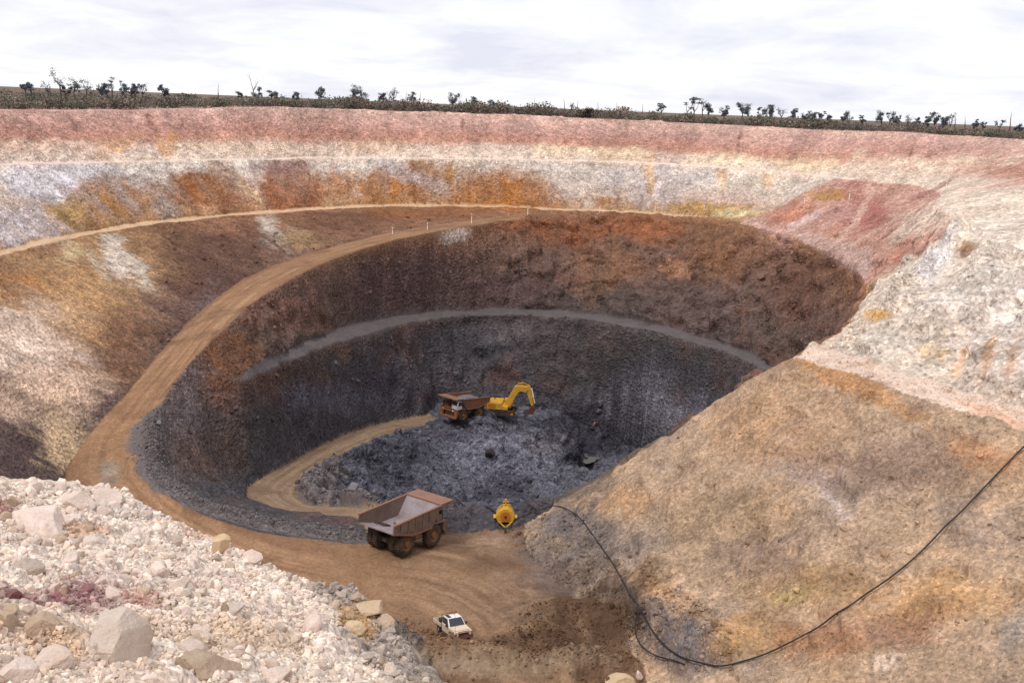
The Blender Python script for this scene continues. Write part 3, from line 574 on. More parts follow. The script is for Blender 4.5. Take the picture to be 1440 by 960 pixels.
# ------------------------------------------------------------------ the ground sheets
VIDX = np.arange(NR*NT).reshape(NR, NT)
jn = np.r_[1:NT, 0]
q0 = VIDX[:-1, :]; q1 = VIDX[:-1][:, jn]; q2 = VIDX[1:][:, jn]; q3 = VIDX[1:, :]
QUAD = np.stack([q0, q1, q2, q3], -1).reshape(-1, 4)
zc_ = np.stack([ZN.ravel()[QUAD[:, k]] for k in range(4)], 1)
FZ = zc_[:, 0]
VP = np.stack([VX, VY, VZ], -1).reshape(-1, 3); VN = NV.reshape(-1, 3); VC = C.reshape(-1, 3)
def sheet(zone):
    name = ZNAMES[zone]
    q = QUAD[FZ == zone]
    if not len(q): return
    u, inv = np.unique(q, return_inverse=True); inv = inv.reshape(q.shape)
    me = bpy.data.meshes.new(name)
    me.vertices.add(len(u)); me.vertices.foreach_set('co', VP[u].astype(np.float32).ravel())
    me.loops.add(inv.size); me.loops.foreach_set('vertex_index', inv.astype(np.int32).ravel())
    me.polygons.add(len(inv)); me.polygons.foreach_set('loop_start', np.arange(0, inv.size, 4, dtype=np.int32))
    me.polygons.foreach_set('use_smooth', np.ones(len(inv), bool))
    me.update(calc_edges=True)
    ca = me.color_attributes.new('Col', 'FLOAT_COLOR', 'POINT')
    ca.data.foreach_set('color', np.concatenate([VC[u], np.ones((len(u), 1))], 1).astype(np.float32).ravel())
    me.normals_split_custom_set_from_vertices(VN[u].tolist())
    me.materials.append(MAT[name])
    o = bpy.data.objects.new(name, me); COL.objects.link(o); o['kind'] = 'structure'
    return o
for z_ in ZNAMES: sheet(z_)
# ------------------------------------------------------------------ building helpers for things
class MB:
    def __init__(s): s.v = []; s.f = []
    def add(s, vs, fs):
        b = len(s.v); s.v += [tuple(v) for v in vs]; s.f += [tuple(b+i for i in f) for f in fs]; return s
    def box(s, x0, x1, y0, y1, z0, z1, M_=None):
        vs = [Vector((x, y, z)) for z in (z0, z1) for x, y in ((x0, y0), (x1, y0), (x1, y1), (x0, y1))]
        if M_ is not None: vs = [M_ @ v for v in vs]
        return s.add(vs, [(0,3,2,1), (4,5,6,7), (0,1,5,4), (1,2,6,5), (2,3,7,6), (3,0,4,7)])
    def prism(s, poly, vec):
        poly = [Vector(p) for p in poly]; vec = Vector(vec); n = len(poly)
        nn = sum((poly[i].cross(poly[(i+1) % n]) for i in range(n)), Vector())
        if nn.dot(vec) > 0: poly = poly[::-1]
        return s.add(poly + [p+vec for p in poly], [tuple(range(n)), tuple(range(2*n-1, n-1, -1))] + [(i, i+n, (i+1) % n+n, (i+1) % n) for i in range(n)])
    def cyl(s, p0, p1, r, n=16, r1=None, caps=True):
        p0 = Vector(p0); p1 = Vector(p1); r1 = r if r1 is None else r1; d = (p1-p0).normalized()
        a = d.orthogonal().normalized(); b = d.cross(a)
        c = [(a*math.cos(t)+b*math.sin(t)) for t in [2*math.pi*i/n for i in range(n)]]
        vs = [p0+q*r for q in c]+[p1+q*r1 for q in c]; fs = [(i, (i+1) % n, (i+1) % n+n, i+n) for i in range(n)]
        if caps: fs += [tuple(range(n-1, -1, -1)), tuple(range(n, 2*n))]
        return s.add(vs, fs)
    def lathe(s, prof, axis_o, axis, n=28):
        "prof: (offset along the axis, radius)"
        o_ = Vector(axis_o); d = Vector(axis).normalized(); a = d.orthogonal().normalized(); b = d.cross(a); k = len(prof); vs = []; fs = []
        for i in range(n):
            t = 2*math.pi*i/n; q = a*math.cos(t)+b*math.sin(t)
            vs += [o_+d*h+q*r for h, r in prof]
        for i in range(n):
            j = (i+1) % n
            for m_ in range(k-1): fs.append((i*k+m_, j*k+m_, j*k+m_+1, i*k+m_+1))
        return s.add(vs, fs)
    def tube(s, path, r, n=8):
        path = [Vector(p) for p in path]; k = len(path); vs = []; fs = []
        prev = None
        for i, p in enumerate(path):
            d = (path[min(i+1, k-1)]-path[max(i-1, 0)]).normalized()
            a = (Vector((0, 0, 1)) - d*d.z); a = a.normalized() if a.length > .05 else d.orthogonal().normalized()
            b = d.cross(a); vs += [p+(a*math.cos(t)+b*math.sin(t))*r for t in [2*math.pi*j/n for j in range(n)]]
        for i in range(k-1):
            for j in range(n): fs.append((i*n+j, i*n+(j+1) % n, (i+1)*n+(j+1) % n, (i+1)*n+j))
        fs += [tuple(range(n-1, -1, -1)), tuple((k-1)*n+j for j in range(n))]
        return s.add(vs, fs)
    def build(s, name, mat, parent=None, smooth=False, bevel=0):
        me = bpy.data.meshes.new(name); me.from_pydata(s.v, [], s.f); me.materials.append(mat)
        bm = bmesh.new(); bm.from_mesh(me); bmesh.ops.recalc_face_normals(bm, faces=bm.faces)
        if bevel: bmesh.ops.bevel(bm, geom=bm.edges[:], offset=bevel, segments=1, affect='EDGES', clamp_overlap=True)
        bm.to_mesh(me); bm.free()
        if smooth:
            me.polygons.foreach_set('use_smooth', np.ones(len(me.polygons), bool))
            me.set_sharp_from_angle(angle=R_(40))
        o = bpy.data.objects.new(name, me); COL.objects.link(o); o.parent = parent
        return o
def tag(o, label, cat, group=None, kind=None):
    if label: o['label'] = label
    if cat: o['category'] = cat
    if group: o['group'] = group
    if kind: o['kind'] = kind
    return o
def thing(name, label, cat, M_, group=None):
    o = bpy.data.objects.new(name, None); COL.objects.link(o); o.matrix_world = M_; o.empty_display_size = .5
    return tag(o, label, cat, group)
def seat(p, fwd, up=None):
    "frame standing on the ground at p: local X forward, Z along the slope's normal"
    up = (up or ground_n(p[0], p[1])); f = Vector(fwd); f = (f-up*f.dot(up)).normalized(); l = up.cross(f)
    M_ = Matrix((f, l, up)).transposed().to_4x4(); M_.translation = Vector(p); return M_
def paint(name, col, dirt=(150, 116, 86), amt=.5, rough=.55, scale=.9, metal=0):
    m_, t, b = new_mat(name)
    tcn = N(t, 'ShaderNodeTexCoord')
    n1 = noise(t, scale, 6, .65, tcn.outputs['Object']); n2 = noise(t, scale*7, 4, .6, tcn.outputs['Object'])
    mx = N(t, 'ShaderNodeMix', data_type='RGBA'); mx.inputs[6].default_value = (*lin(col), 1); mx.inputs[7].default_value = (*lin(dirt), 1)
    f = math_node(t, 'ADD', math_node(t, 'MULTIPLY', n1, .7), math_node(t, 'MULTIPLY', n2, .3))
    t.links.new(ramp(t, f, .62-amt*.45, .8-amt*.3), mx.inputs[0]); t.links.new(mx.outputs[2], b.inputs['Base Color'])
    t.links.new(ramp(t, f, .3, .7, rough, min(rough+.3, 1)), b.inputs['Roughness']); b.inputs['Metallic'].default_value = metal
    bp = N(t, 'ShaderNodeBump'); bp.inputs['Strength'].default_value = .15; bp.inputs['Distance'].default_value = .03; t.links.new(n2, bp.inputs['Height']); t.links.new(bp.outputs[0], b.inputs['Normal'])
    return m_
PM = {
    'rust': paint('rusty brown truck paint', (100, 80, 72), (134, 116, 104), .5), 'rust2': paint('dusty orange truck paint', (146, 92, 60), (112, 84, 68), .45),
    'tray': paint('scoured steel tray', (150, 138, 142), (116, 98, 94), .4, .4, .6), 'rail': paint('worn brown rail', (136, 98, 80), (116, 86, 70), .4),
    'tyre': paint('dusty tyre rubber', (52, 44, 40), (104, 82, 64), .45, .85), 'rim': paint('dusty wheel rim', (132, 92, 54), (110, 84, 62), .4),
    'dark': paint('dark greasy steel', (46, 40, 38), (92, 70, 54), .35, .6), 'glass': paint('dusty dark glass', (52, 56, 66), (110, 100, 92), .15, .12),
    'white': paint('dusty white paint', (226, 222, 220), (196, 170, 146), .28, .4), 'bonnet': paint('dust covered white paint', (214, 196, 172), (200, 168, 138), .45, .5), 'redbrown': paint('red brown bull bar steel', (96, 46, 42), (120, 80, 66), .3),
    'yellow': paint('machine yellow paint', (206, 156, 40), (150, 116, 70), .36, .42), 'orange': paint('orange brown panel', (178, 108, 24), (120, 84, 48), .3), 'lamp': paint('pale lamp glass', (236, 232, 226), (210, 196, 180), .1, .2),
    'steel': paint('bare grey steel', (150, 146, 146), (120, 96, 78), .3, .4, .9, .5), 'poly': paint('black polythene pipe', (30, 28, 30), (96, 82, 70), .18, .5, .4), 'post': paint('white marker post', (232, 224, 216), (206, 180, 160), .25),
}
# ------------------------------------------------------------------ haul trucks
def haul_truck(label, M_, body, tray, cab, loaded=False):
    t = thing('haul_truck', label, 'dump truck', M_, 'dump trucks in the pit')
    RW = 1.36
    def wheel(x, y, w_, out_):
        wb = MB().lathe([(-w_/2, .72), (-w_/2-.02, .95), (-w_/2+.04, 1.22), (-w_/2+.16, RW-.03), (0, RW), (w_/2-.16, RW-.03), (w_/2-.04, 1.22), (w_/2+.02, .95), (w_/2, .72)], (x, y, RW), (0, 1, 0), 32)
        wh = wb.build('wheel', PM['tyre'], t, True)
        tr = MB()
        for k in range(26):
            a = 2*math.pi*k/26
            for sd_ in (-1, 1):
                Mr = Matrix.Translation((x, y, RW)) @ Matrix.Rotation(a + sd_*.06, 4, 'Y')
                tr.box(-.07, .07, sd_*w_*.24-w_*.2, sd_*w_*.24+w_*.2, RW-.05, RW+.035, Mr)
        tr.build('tread', PM['tyre'], wh)
        s_ = out_
        MB().lathe([(s_*(w_/2-.02), .74), (s_*(w_/2-.1), .66), (s_*(w_/2-.22), .58), (s_*(w_/2-.24), .4), (s_*(w_/2-.02), .36), (s_*(w_/2+.04), .3), (s_*(w_/2+.04), .01)], (x, y, RW), (0, 1, 0), 24).build('rim', PM['rim'], wh, True)
    for s in (-1, 1):
        wheel(2.45, s*2.05, .78, s); wheel(-2.15, s*2.12, .78, s); wheel(-2.15, s*1.22, .78, s)
    MB().box(-3.4, 4.3, -.85, -.5, 1.25, 1.85).box(-3.4, 4.3, .5, .85, 1.25, 1.85).box(-3.3, -3.0, -.5, .5, 1.25, 1.8).box(.2, .6, -.5, .5, 1.25, 1.8).box(2.0, 2.6, -.5, .5, 1.2, 1.7).build('chassis', PM['dark'], t)
    MB().cyl((-2.15, -1.7, RW), (-2.15, 1.7, RW), .5, 16).lathe([(-.55, .05), (-.5, .5), (0, .72), (.5, .5), (.55, .05)], (-2.15, 0, RW), (1, 0, 0), 16).build('rear_axle', PM['dark'], t, True)
    MB().cyl((2.45, -1.8, RW), (2.45, 1.8, RW), .28, 12).build('front_axle', PM['dark'], t, True)
    for s in (-1, 1):
        MB().cyl((.1, s*.7, 1.5), (-.6, s*.95, 2.5), .16, 12).cyl((-.6, s*.95, 2.5), (-.75, s*1.0, 2.75), .1, 10).build('hoist_cylinder', PM['steel'], t, True)
        MB().cyl((2.45, s*1.3, 1.6), (2.45, s*1.15, 3.0), .17, 12).build('suspension_strut', PM['dark'], t, True)
    MB().cyl((-.2, -1.45, 1.55), (1.0, -1.45, 1.55), .46, 18).build('fuel_tank', body, t, True)
    MB().cyl((-.2, 1.45, 1.55), (1.0, 1.45, 1.55), .42, 18).build('hydraulic_tank', body, t, True)
    # tray
    hw = 2.66
    MB().prism([(1.7, -hw+.12, 2.62), (-1.4, -hw+.12, 2.38), (-4.75, -hw+.12, 3.12), (-4.75, -hw+.12, 2.98), (-1.4, -hw+.12, 2.2), (1.7, -hw+.12, 2.45)], (0, 2*hw-.24, 0)).build('tray_floor', tray, t)
    side = [(1.62, 0, 2.45), (-1.4, 0, 2.22), (-4.85, 0, 2.98), (-4.75, 0, 3.95), (2.95, 0, 4.78)]
    for s in (-1, 1):
        pan = MB().prism([(x, s*(hw-.12), z) for x, y, z in side], (0, s*.12, 0)).build('tray_side', body if not loaded else body, t)
        MB().prism([(-4.78, s*(hw-.14), 3.9), (-4.78, s*(hw-.14), 4.08), (2.98, s*(hw-.14), 4.92), (2.98, s*(hw-.14), 4.74)], (0, s*.26, 0)).build('top_rail', PM['rail'], pan)
        MB().prism([(-4.8, s*hw, 3.0), (-4.8, s*hw, 3.2), (-1.4, s*hw, 2.45), (1.6, s*hw, 2.68), (1.6, s*hw, 2.48), (-1.4, s*hw, 2.24)], (0, s*.1, 0)).build('bottom_rail', PM['rail'], pan)
        for x in (-3.6, -2.4, -1.2, 0., 1.1):
            zb = np.interp(x, [-4.85, -1.4, 1.62], [2.98, 2.22, 2.45])+.2; zt = np.interp(x, [-4.75, 2.95], [3.9, 4.7])
            MB().box(x-.1, x+.1, s*hw if s > 0 else s*hw-.09, s*hw+.09 if s > 0 else s*hw, zb, zt).build('rib', body, pan)
    MB().prism([(1.55, -hw+.1, 2.5), (1.7, -hw+.1, 2.45), (3.1, -hw+.1, 4.82), (2.95, -hw+.1, 4.86)], (0, 2*hw-.2, 0)).build('tray_front_wall', tray, t)
    MB().prism([(2.9, -hw-.02, 4.8), (5.05, -hw-.02, 5.02), (5.05, -hw-.02, 5.16), (2.9, -hw-.02, 4.98)], (0, 2*hw+.04, 0)).build('canopy', PM['rail'], t)
    if loaded:
        rm = rock_lump(91, 3, .25); o = bpy.data.objects.new('ore_load', rm); rm.materials.append(MATROCK['grey']); COL.objects.link(o); o.parent = t
        o.scale = (3.3, 2.35, 1.15); o.location = (-1.0, 0, 3.55)
    # front end
    MB().box(1.9, 4.55, -2.5, 2.5, 2.72, 2.86).box(4.3, 4.55, -2.55, 2.55, 2.3, 2.86).build('deck', body, t, bevel=.02)
    gr = MB().box(3.7, 4.35, -.95, .95, 1.3, 2.72).build('radiator_housing', body, t, bevel=.04)
    MB().box(4.352, 4.4, -.75, .75, 1.45, 2.6).build('grille', PM['dark'], gr)
    for s in (-1, 1):
        for k in (0, 1): MB().cyl((4.5, s*(1.35+.42*k), 2.55), (4.6, s*(1.35+.42*k), 2.55), .15, 14).build('headlight', PM['lamp'], t, True)
        fe = MB().prism([(3.9, s*1.65, 2.7), (3.9, s*1.65, 1.9), (4.5, s*1.65, 1.15), (4.62, s*1.65, 1.15), (4.62, s*1.65, 2.7)], (0, s*.8, 0)).build('fender', body, t, bevel=.03)
    MB().box(4.36, 4.75, -2.3, 2.3, .95, 1.35).build('bumper', body, t, bevel=.04)
    cb = MB().prism([(3.0, .75, 2.86), (3.0, .75, 4.55), (4.1, .75, 4.6), (4.38, .75, 3.7), (4.38, .75, 2.86)], (0, 1.65, 0)).build('cab', cab, t, bevel=.05)
    MB().prism([(4.39, .9, 3.7), (4.14, .9, 4.45), (4.19, .9, 4.45), (4.44, .9, 3.7)], (0, 1.35, 0)).build('windscreen', PM['glass'], cb)
    for s, y in ((-1, .73), (1, 2.41)):
        MB().box(3.1, 4.05, y-.012, y+.012, 3.55, 4.4).build('side_window', PM['glass'], cb)
    MB().box(2.75, 3.7, -2.3, -.9, 2.87, 3.6).build('air_cleaner_box', body, t, bevel=.05)
    MB().cyl((4.0, -1.9, 2.86), (4.0, -1.9, 3.9), .22, 14).build('air_intake', PM['dark'], t, True)
    for s in (-1, 1):
        MB().tube([(4.48, s*2.45, 2.86), (4.48, s*2.45, 3.8)], .03, 6).tube([(4.48, s*.9, 2.86), (4.48, s*.9, 3.8)], .03, 6).tube([(4.48, s*2.45, 3.8), (4.48, s*.9, 3.8)], .03, 6).tube([(4.48, s*2.45, 3.35), (4.48, s*.9, 3.35)], .025, 6).build('handrail', PM['rail'], t)
    ld = MB()
    for s in (-1.15, -1.55): ld.tube([(4.85, s, .6), (4.6, s, 2.8)], .035, 6)
    for k in range(7): ld.tube([(4.83-.03*k, -1.15, .75+.32*k), (4.83-.03*k, -1.55, .75+.32*k)], .025, 6)
    ld.build('ladder', PM['rail'], t)
    for s in (-1, 1):
        MB().box(-4.0, -3.9, s*.7-.25, s*.7+.25, 1.6, 1.9).build('tail_lamp', PM['dark'], t)
        MB().box(-3.35, -3.3, s*1.68-.75, s*1.68+.75, .8, 2.3).build('mud_flap', PM['dark'], t)
    return t

# ------------------------------------------------------------------ excavator
def excavator(label, M_):
    t = thing('excavator', label, 'excavator', M_)
    for s in (-1, 1):
        pr = []
        for k in range(13): a = math.pi/2 + math.pi*k/12; pr.append((-2.45+.55*math.cos(a), .58+.55*math.sin(a)))
        for k in range(13): a = -math.pi/2 + math.pi*k/12; pr.append((2.45+.55*math.cos(a), .58+.55*math.sin(a)))
        tk = MB().prism([(x, s*1.35-.32, z) for x, z in pr], (0, .64, 0)).build('track', PM['dark'], t)
        pads = MB(); n = len(pr)
        for i in range(n):
            (x0, z0), (x1, z1) = pr[i], pr[(i+1) % n]; L = math.hypot(x1-x0, z1-z0)
            for k in range(max(1, int(L/.3))):
                u = (k+.5)/max(1, int(L/.3)); a = math.atan2(z1-z0, x1-x0)
                pads.box(-.11, .11, -.38, .38, -.05, .05, Matrix.Translation((x0+(x1-x0)*u, s*1.35, z0+(z1-z0)*u)) @ Matrix.Rotation(-a, 4, 'Y'))
        pads.build('track_pads', PM['dark'], tk)
        for x in (-2.45, 2.45): MB().cyl((x, s*1.35-.36, .58), (x, s*1.35+.36, .58), .34, 18).build('sprocket', PM['orange'], tk, True)
        for k in range(6): MB().cyl((-1.7+.68*k, s*1.35-.35, .28), (-1.7+.68*k, s*1.35+.35, .28), .17, 12).build('roller', PM['dark'], tk, True)
    MB().box(-1.6, 1.6, -1.1, 1.1, .55, 1.05).cyl((0, 0, 1.0), (0, 0, 1.3), .95, 24).build('undercarriage', PM['dark'], t)
    hs = MB().prism([(-2.9, -1.45, 1.35), (-2.9, -1.45, 2.7), (-2.4, -1.45, 3.0), (.2, -1.45, 3.0), (.4, -1.45, 2.3), (1.5, -1.45, 2.1), (1.5, -1.45, 1.35)], (0, 2.9, 0)).build('house', PM['yellow'], t, bevel=.06)
    MB().prism([(-3.3, -1.4, 1.3), (-3.3, -1.4, 2.4), (-2.92, -1.4, 2.6), (-2.92, -1.4, 1.3)], (0, 2.8, 0)).build('counterweight', PM['orange'], hs, bevel=.08)
    MB().box(-2.6, -1.0, -1.48, -1.455, 1.7, 2.6).build('side_panel', PM['orange'], hs)
    MB().cyl((-1.6, .5, 3.0), (-1.6, .5, 3.65), .1, 10).build('exhaust', PM['dark'], hs, True)
    for y in (-1.3, 1.3): MB().tube([(-2.5, y, 3.0), (-2.5, y, 3.7), (.1, y, 3.7), (.1, y, 3.0)], .03, 6).build('handrail', PM['steel'], hs)
    cb = MB().prism([(.45, .45, 1.4), (.45, .45, 3.2), (1.7, .45, 3.2), (2.0, .45, 2.3), (1.9, .45, 1.4)], (0, 1.0, 0)).build('cab', PM['yellow'], t, bevel=.04)
    MB().box(.6, 1.65, 1.45, 1.47, 2.2, 3.05).build('side_window', PM['glass'], cb); MB().prism([(2.01, .55, 2.3), (1.72, .55, 3.1), (1.75, .55, 3.1), (2.04, .55, 2.3)], (0, .8, 0)).build('windscreen', PM['glass'], cb)
    # boom: a cranked box girder, then stick and bucket
    y0, y1 = -.6, .4
    bo = MB().prism([(.5, y0, 1.9), (1.5, y0, 4.3), (2.6, y0, 6.7), (3.4, y0, 7.15), (5.1, y0, 6.85), (5.5, y0, 6.2), (5.2, y0, 5.6), (4.0, y0, 5.75), (3.5, y0, 5.5), (2.7, y0, 3.9), (1.6, y0, 1.7)], (0, y1-y0, 0)).build('boom', PM['yellow'], t, bevel=.05)
    for y in (-.85, .6):
        MB().cyl((1.9, y, 1.8), (2.5, y, 3.3), .2, 12).build('boom_cylinder', PM['orange'], bo, True); MB().cyl((2.5, y, 3.3), (3.0, y, 4.7), .12, 10).build('cylinder_rod', PM['steel'], bo, True)
    MB().cyl((3.2, -.1, 7.4), (4.5, -.1, 7.6), .2, 12).cyl((4.5, -.1, 7.6), (5.5, -.1, 7.2), .12, 10).build('stick_cylinder', PM['orange'], bo, True)
    st = MB().prism([(4.9, -.45, 6.9), (5.6, -.45, 7.25), (6.15, -.45, 6.3), (6.75, -.45, 2.6), (6.3, -.45, 2.3), (5.3, -.45, 5.2), (4.8, -.45, 5.9)], (0, .7, 0)).build('stick', PM['yellow'], t, bevel=.04)
    MB().cyl((6.15, -.1, 6.4), (6.6, -.1, 4.4), .17, 12).cyl((6.6, -.1, 4.4), (6.95, -.1, 3.0), .1, 10).build('bucket_cylinder', PM['lamp'], st, True)
    bk = []
    arc = [(6.55, 2.35), (7.0, 2.0), (7.05, 1.3), (6.7, .75), (6.0, .55), (5.5, .8)]
    inn = [(5.55, .92), (6.0, .7), (6.6, .88), (6.9, 1.35), (6.85, 1.95), (6.45, 2.2)]
    bu = MB().prism([(x, -1.0, z) for x, z in arc+inn], (0, 1.8, 0))
    for y in (-1.0, .74): bu.prism([(x, y, z) for x, z in arc], (0, .06, 0))
    bo_ = bu.build('bucket', PM['redbrown'], t)
    for k in range(5): MB().prism([(5.55, -.95+.4*k, .75), (5.15, -.95+.4*k, .92), (5.55, -.95+.4*k, .92)], (0, .16, 0)).build('tooth', PM['dark'], bo_)
    return t

# ------------------------------------------------------------------ utility truck
def ute(label, M_):
    t = thing('pickup_truck', label, 'pickup truck', M_)
    bd = MB().prism([(2.3, -.88, .55), (2.38, -.88, .95), (2.2, -.88, 1.12), (1.0, -.88, 1.2), (.35, -.88, 1.22), (-.75, -.88, 1.22), (-.75, -.88, .5), (2.3, -.88, .5)], (0, 1.76, 0)).build('body', PM['bonnet'], t, bevel=.05)
    cb = MB()
    lo_ = [(1.0, -.84, 1.2), (1.0, .84, 1.2), (-.72, .84, 1.2), (-.72, -.84, 1.2)]; hi_ = [(.42, -.7, 1.86), (.42, .7, 1.86), (-.62, .7, 1.88), (-.62, -.7, 1.88)]
    cb.add(lo_+hi_, [(0, 1, 5, 4), (1, 2, 6, 5), (2, 3, 7, 6), (3, 0, 4, 7), (4, 5, 6, 7)])
    cab = cb.build('cab', PM['white'], t, bevel=.03)
    MB().add([(1.01, -.74, 1.24), (1.01, .74, 1.24), (.47, .63, 1.83), (.47, -.63, 1.83)], [(0, 1, 2, 3)]).build('windscreen', PM['glass'], cab)
    for s in (-1, 1):
        MB().add([(.78, s*.845, 1.27), (-.6, s*.845, 1.27), (-.55, s*.735, 1.8), (.4, s*.735, 1.8)], [(0, 1, 2, 3)]).build('side_window', PM['glass'], cab)
        MB().box(.72, .85, s*.86 if s > 0 else s*1.08, s*1.08 if s > 0 else s*.86, 1.22, 1.42).build('mirror', PM['dark'], t)
        MB().cyl((2.36, s*.62, .85), (2.42, s*.62, .85), .12, 12).build('headlight', PM['lamp'], t, True)
        for x in (1.55, -1.6):
            wh = MB().lathe([(-.12, .2), (-.13, .34), (-.08, .39), (.08, .39), (.13, .34), (.12, .2)], (x, s*.78, .39), (0, 1, 0), 20).build('wheel', PM['tyre'], t, True)
            MB().lathe([(s*.11, .22), (s*.06, .15), (s*.09, .01)], (x, s*.78, .39), (0, 1, 0), 14).build('rim', PM['steel'], wh, True)
            MB().prism([(x-.52, s*.8, .62), (x-.34, s*.8, .86), (x+.34, s*.8, .86), (x+.52, s*.8, .62), (x+.52, s*.8, .7), (x+.36, s*.8, .93), (x-.36, s*.8, .93), (x-.52, s*.8, .7)], (0, s*.13, 0)).build('wheel_arch', PM['dark'], t)
    MB().add([(1.02, -.8, 1.225), (2.16, -.78, 1.15), (2.16, .78, 1.15), (1.02, .8, 1.225), (1.02, -.8, 1.235), (2.16, -.78, 1.16), (2.16, .78, 1.16), (1.02, .8, 1.235)], [(0,1,2,3), (4,5,6,7), (0,1,5,4), (1,2,6,5), (2,3,7,6), (3,0,4,7)]).build('bonnet', PM['bonnet'], t)
    tr = MB().box(-2.75, -.82, -.93, .93, .78, .86).build('tray_floor', PM['steel'], t)
    for s in (-1, 1): MB().box(-2.75, -.82, s*.93-.025, s*.93+.025, .8, 1.12).build('tray_side', PM['bonnet'], t)
    MB().box(-2.78, -2.73, -.93, .93, .8, 1.12).build('tailgate', PM['bonnet'], t)
    hb = MB()
    for s in (-1, 1): hb.tube([(-.86, s*.85, .86), (-.86, s*.75, 1.95)], .03, 6)
    hb.tube([(-.86, -.75, 1.95), (-.86, .75, 1.95)], .03, 6).tube([(-.86, -.78, 1.5), (-.86, .78, 1.5)], .025, 6).build('headboard', PM['dark'], t)
    MB().box(-2.2, -1.2, -.6, .1, .86, 1.25).build('tool_box', PM['dark'], t, bevel=.03)
    MB().box(-.8, 1.9, -.55, .55, .35, .6).build('chassis', PM['dark'], t)
    bb = MB().box(2.36, 2.5, -.92, .92, .45, .72)
    bb.tube([(2.5, -.5, .7), (2.52, -.5, 1.12), (2.52, .5, 1.12), (2.5, .5, .7)], .045, 8).tube([(2.5, -.85, .7), (2.47, -.8, 1.0), (2.52, -.5, 1.1)], .035, 8).tube([(2.5, .85, .7), (2.47, .8, 1.0), (2.52, .5, 1.1)], .035, 8)
    bb.build('bull_bar', PM['redbrown'], t)
    MB().box(2.36, 2.4, -.48, .48, .74, .98).build('grille', PM['dark'], t)
    bc = MB().tube([(-.5, .3, 1.88), (-.5, .3, 2.05)], .03, 6).cyl((-.5, .3, 2.0), (-.5, .3, 2.16), .09, 12).build('beacon', PM['orange'], t)
    MB().tube([(2.45, -.8, .7), (2.45, -.8, 3.3)], .012, 5).build('whip_aerial', PM['dark'], t)
    MB().box(-.55, .3, -.6, -.3, 1.9, 1.93).build('roof_bar', PM['dark'], cab)
    return t

# ------------------------------------------------------------------ pump trailer (stands end-on, drawbar towards the viewer)
def pump_trailer(label, M_):
    t = thing('pump_trailer', label, 'pump', M_)
    cy_ = MB().prism([(-1.1, -1.05, .75), (-1.1, -1.15, 1.35), (-1.1, -.75, 2.0), (-1.1, -.3, 2.35), (-1.1, .3, 2.35), (-1.1, .75, 2.0), (-1.1, 1.15, 1.35), (-1.1, 1.05, .75)], (1.7, 0, 0)).build('housing', PM['yellow'], t, bevel=.08)
    MB().cyl((.6, 0, 1.35), (.68, 0, 1.35), .62, 24).build('cover_plate', PM['orange'], cy_, True)
    MB().cyl((.68, 0, 1.35), (.8, 0, 1.35), .16, 14).build('hub', PM['dark'], cy_, True)
    MB().box(-1.1, .6, -.95, .95, .6, .75).build('frame', PM['yellow'], t, bevel=.02)
    for s in (-1, 1):
        MB().tube([(.5, s*.85, .68), (2.1, s*.08, .6)], .08, 8).build('drawbar', PM['yellow'], t)
        wh = MB().lathe([(-.12, .2), (-.13, .36), (-.07, .42), (.07, .42), (.13, .36), (.12, .2)], (-.35, s*1.22, .42), (0, 1, 0), 20).build('wheel', PM['tyre'], t, True)
        MB().lathe([(s*.11, .22), (s*.05, .12), (s*.08, .01)], (-.35, s*1.22, .42), (0, 1, 0), 14).build('rim', PM['rim'], wh, True)
        MB().tube([(-.3, s*.75, 2.0), (-.3, s*.28, 2.85), (-.3, s*.1, 3.0)], .09, 8).build('lifting_frame', PM['yellow'], t)
        MB().prism([(-.9, s*1.1, .95), (.2, s*1.1, .95), (.1, s*1.1, 1.05), (-.8, s*1.1, 1.05)], (0, s*.35, 0)).build('mudguard', PM['yellow'], t)
    MB().tube([(-.3, -.95, 2.78), (-.3, .95, 2.78)], .1, 8).build('discharge_pipe', PM['dark'], t)
    MB().cyl((-.3, 0, 2.3), (-.3, 0, 3.25), .13, 12).build('riser', PM['yellow'], t, True)
    MB().tube([(2.0, 0, .6), (2.05, 0, .06)], .06, 8).cyl((2.05, 0, 0), (2.05, 0, .08), .2, 12).build('stand', PM['dark'], t)
    return t
# ------------------------------------------------------------------ rocks
def rock_lump(seed, sub=2, rough=.12, flat=1.0):
    rg = random.Random(seed); bm = bmesh.new(); bmesh.ops.create_icosphere(bm, subdivisions=sub, radius=1)
    planes = []
    for k in range(8 + sub):
        n = Vector((rg.gauss(0, 1), rg.gauss(0, 1), rg.gauss(0, 1))).normalized(); planes.append((n, rg.uniform(.42, .85)))
    for v in bm.verts:
        p = v.co.copy()
        for n, d in planes:
            e = p.dot(n)-d
            if e > 0: p -= n*e
        v.co = p
    P_ = np.array([v.co for v in bm.verts]); nz = fbm(P_[:, 0]*1.7+seed, P_[:, 1]*1.7, P_[:, 2]*1.7, 3, seed % 50)
    for v, k in zip(bm.verts, nz): v.co *= 1+rough*.7*float(k)
    if sub > 2:
        nz = fbm(P_[:, 0]*6+seed, P_[:, 1]*6, P_[:, 2]*6, 3, seed % 40, .6, True)
        for v, k in zip(bm.verts, nz): v.co *= 1+.035*float(k)
    for v in bm.verts: v.co.z *= flat
    me = bpy.data.meshes.new('rock'); bm.to_mesh(me); bm.free()
    return me
